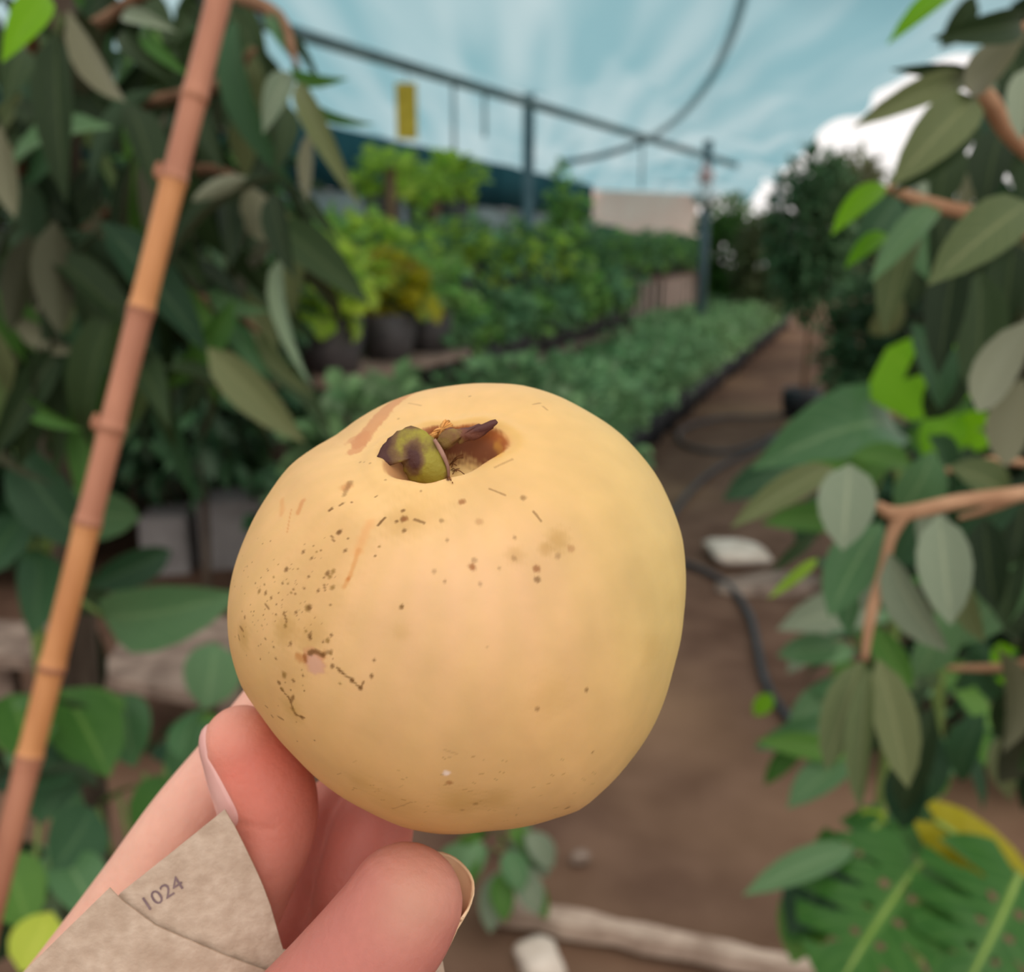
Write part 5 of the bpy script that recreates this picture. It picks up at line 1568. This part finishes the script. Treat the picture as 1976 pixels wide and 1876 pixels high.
leaf_px(bg_, 1840, 810, 1930, 850, 80, 1.72, 1.7, 'bright', 'oval', .1, 10, 0)

# ---- low leafy shrub behind the monstera
ls = thing('leafy_shrub', 'low shrub of wide green leaves between the path and the tree', 'shrub', tuple(G(1720, 1420)))
lc = G(1720, 1420)
for k in range(8):
    a_ = k * .8
    tube('stem', [lc + np.array([0, 0, -.03]), lc + np.array([.08 * math.cos(a_), .08 * math.sin(a_), .2]), lc + np.array([.2 * math.cos(a_), .2 * math.sin(a_), .42])], [.008, .006, .003], M['stem_green'], ls, 6, 10)
for a in [(1700, 1180, 1500, 1215, 80, 1.9, 1.85, 'grey', 'oval', .14, 20, 0), (1620, 1250, 1500, 1265, 60, 1.9, 1.9, 'mid', 'oval', .12, 10, 0), (1600, 1210, 1520, 1300, 46, 2.0, 2.0, 'grey', 'oval', .1, 10, 0), (1640, 1460, 1460, 1430, 50, 1.8, 1.8, 'green', 'oval', .12, 10, 0), (1640, 1400, 1455, 1445, 56, 1.9, 1.9, 'mid', 'oval', .12, 10, 0), (1640, 1470, 1520, 1560, 66, 1.8, 1.75, 'mid', 'oval', .12, 20, 0), (1560, 1420, 1475, 1515, 40, 1.9, 1.9, 'green', 'oval', .1, 10, 0), (1760, 1440, 1860, 1475, 80, 1.8, 1.8, 'mid', 'oval', .14, 10, 0), (1720, 1540, 1790, 1610, 90, 1.7, 1.7, 'mid', 'oval', .12, 10, 0), (1490, 1340, 1455, 1380, 36, 2.0, 2.0, 'bright', 'oval', .1, 0, 0), (1700, 1350, 1560, 1330, 60, 2.0, 2.0, 'mid', 'oval', .1, 20, 0), (1660, 1330, 1520, 1400, 60, 2.0, 2.0, 'mid', 'oval', .12, 30, 0), (1930, 1240, 1976, 1340, 90, 1.7, 1.7, 'bright', 'oval', .14, 20, 0), (1960, 1400, 1840, 1330, 80, 1.8, 1.8, 'green', 'oval', .1, 20, 0), (1900, 1340, 1800, 1290, 70, 1.9, 1.9, 'green', 'oval', .1, 20, 0)]:
    leaf_px(ls, *a)
rS = np.random.RandomState(9)
for k in range(190):
    a_ = rS.uniform(0, 6.28); q_ = rS.uniform(.02, .34)
    p = lc + np.array([q_ * math.cos(a_) + .12, q_ * math.sin(a_), rS.uniform(.05, .52)]); p[1] -= .12 * rS.rand()
    d = np.array([math.cos(a_), math.sin(a_), rS.normal(-.3, .4)])
    place_leaf(ls, p, p + d / np.linalg.norm(d) * rS.uniform(.08, .15), rS.uniform(.05, .08), rS.choice(['green', 'mid', 'deep', 'dark'], p=[.25, .25, .3, .2]), 'oval', .12, rS.uniform(-20, 20), nrm=rS.normal(0, .3, 3) + np.array([0, -.3, 1]))

# ---- monstera
def monstera_mesh(name, key, lobes=4, holes=True, slots=True):
    ns, nt_ = 70, 18
    V, UV, keep = [], [], []
    for i in range(ns + 1):
        s = i / ns
        w = (math.sin(math.pi * min(1, s * 0.98 + .02) ** .72)) ** .6 if s < .97 else .25 * (1 - s) / .03
        for j in range(nt_ + 1):
            t = 2 * j / nt_ - 1
            back = -.16 * (abs(t) ** 1.2) * (1 - s) ** 1.5
            sweep = .12 * abs(t) ** 1.5 * s
            z = .06 * 4 * s * (1 - s) - .10 * abs(t) ** 1.7 * w + .012 * math.sin(s * 2 * math.pi * lobes * 1.2) * abs(t)
            V.append((t * w * .5, s + back + sweep * .4, z)); UV.append((.5 + t * .5, s))
    Fs = []
    for i in range(ns):
        for j in range(nt_):
            s = (i + .5) / ns; t = abs(2 * (j + .5) / nt_ - 1)
            phs = (s * (lobes + 1.3)) % 1.0
            if slots and .14 < s < .92 and t > .36 and phs < .42 * min(1, (t - .28) * 2.6):
                continue
            if holes and .2 < s < .8 and .13 < t < .27 and .40 < phs < .66:
                continue
            a = i * (nt_ + 1) + j
            Fs.append((a, a + 1, a + nt_ + 2, a + nt_ + 1))
    me = new_mesh(name, V, Fs, True, UV)
    me.materials.append(LM[key])
    return me
LM['monstera'] = leaf_mat('leaf_monstera', (44, 96, 34), (84, 134, 62), (110, 140, 80), 0.3, 0.3, 0.6)
mon = thing('monstera', 'monstera plant with split holed leaves at the path edge', 'plant', tuple(G(1850, 1720)))
mbase = G(1850, 1720)
M['midrib'] = noise_mat('midrib', (118, 150, 60), (140, 166, 84), 20, .5)
for key, (u0, v0, z0), (u1, v1, z1), w, roll in (('monstera', (1775, 1668, 1.55), (1618, 1905, 1.42), 360, 8), ('monstera', (1965, 1690, 1.5), (1850, 1930, 1.38), 330, -15), ('yellow', (1806, 1586, 1.6), (2000, 1720, 1.55), 110, 10), ('monstera', (1700, 1590, 1.7), (1520, 1800, 1.62), 230, 35)):
    b0, b1 = P(u0, v0, z0), P(u1, v1, z1)
    Y = b1 - b0; ln = np.linalg.norm(Y); yv = Y / ln
    n = (CAM - b0) * .7 + np.array([0, -.1, .8]); n -= yv * (n @ yv); n /= np.linalg.norm(n)
    x = np.cross(yv, n); c_, s_ = math.cos(math.radians(roll)), math.sin(math.radians(roll))
    n = n * c_ + x * s_; x = np.cross(yv, n)
    o = bpy.data.objects.new('leaf', monstera_mesh('monstera_leaf', key, slots=(key != 'yellow'))); COL.objects.link(o)
    wd = w / F * z0
    o.parent = mon; o.matrix_parent_inverse = Matrix.Translation(-Vector(mon.location))
    o.matrix_basis = Matrix(((x[0] * wd, Y[0], n[0] * ln, b0[0]), (x[1] * wd, Y[1], n[1] * ln, b0[1]), (x[2] * wd, Y[2], n[2] * ln, b0[2]), (0, 0, 0, 1)))
    mid = [b0 + Y * q + n * ln * (.24 * q * (1 - q) + .006) for q in (0, .25, .5, .75, .97)]
    tube('midrib', mid, [.005, .0045, .0038, .003, .001], M['midrib'], o, 8, 16).matrix_parent_inverse = o.matrix_basis.inverted()
    tube('petiole', [mbase + np.array([0, 0, -.03]), .5 * (mbase + b0) + np.array([.04, 0, .05]), b0], [.008, .006, .005], M['stem_green'], mon, 8, 16)
for a in [(1650, 1636, 1434, 1728, 60, 1.6, 1.55, 'mid', 'oval', .1, 10, 0), (1640, 1650, 1520, 1800, 130, 1.66, 1.6, 'deep', 'oval', .1, 10, 0), (1600, 1700, 1530, 1860, 110, 1.68, 1.6, 'green', 'oval', .1, 20, 0), (1665, 1560, 1760, 1680, 90, 1.75, 1.7, 'lime', 'oval', .1, 20, 0)]:
    leaf_px(mon, *a)
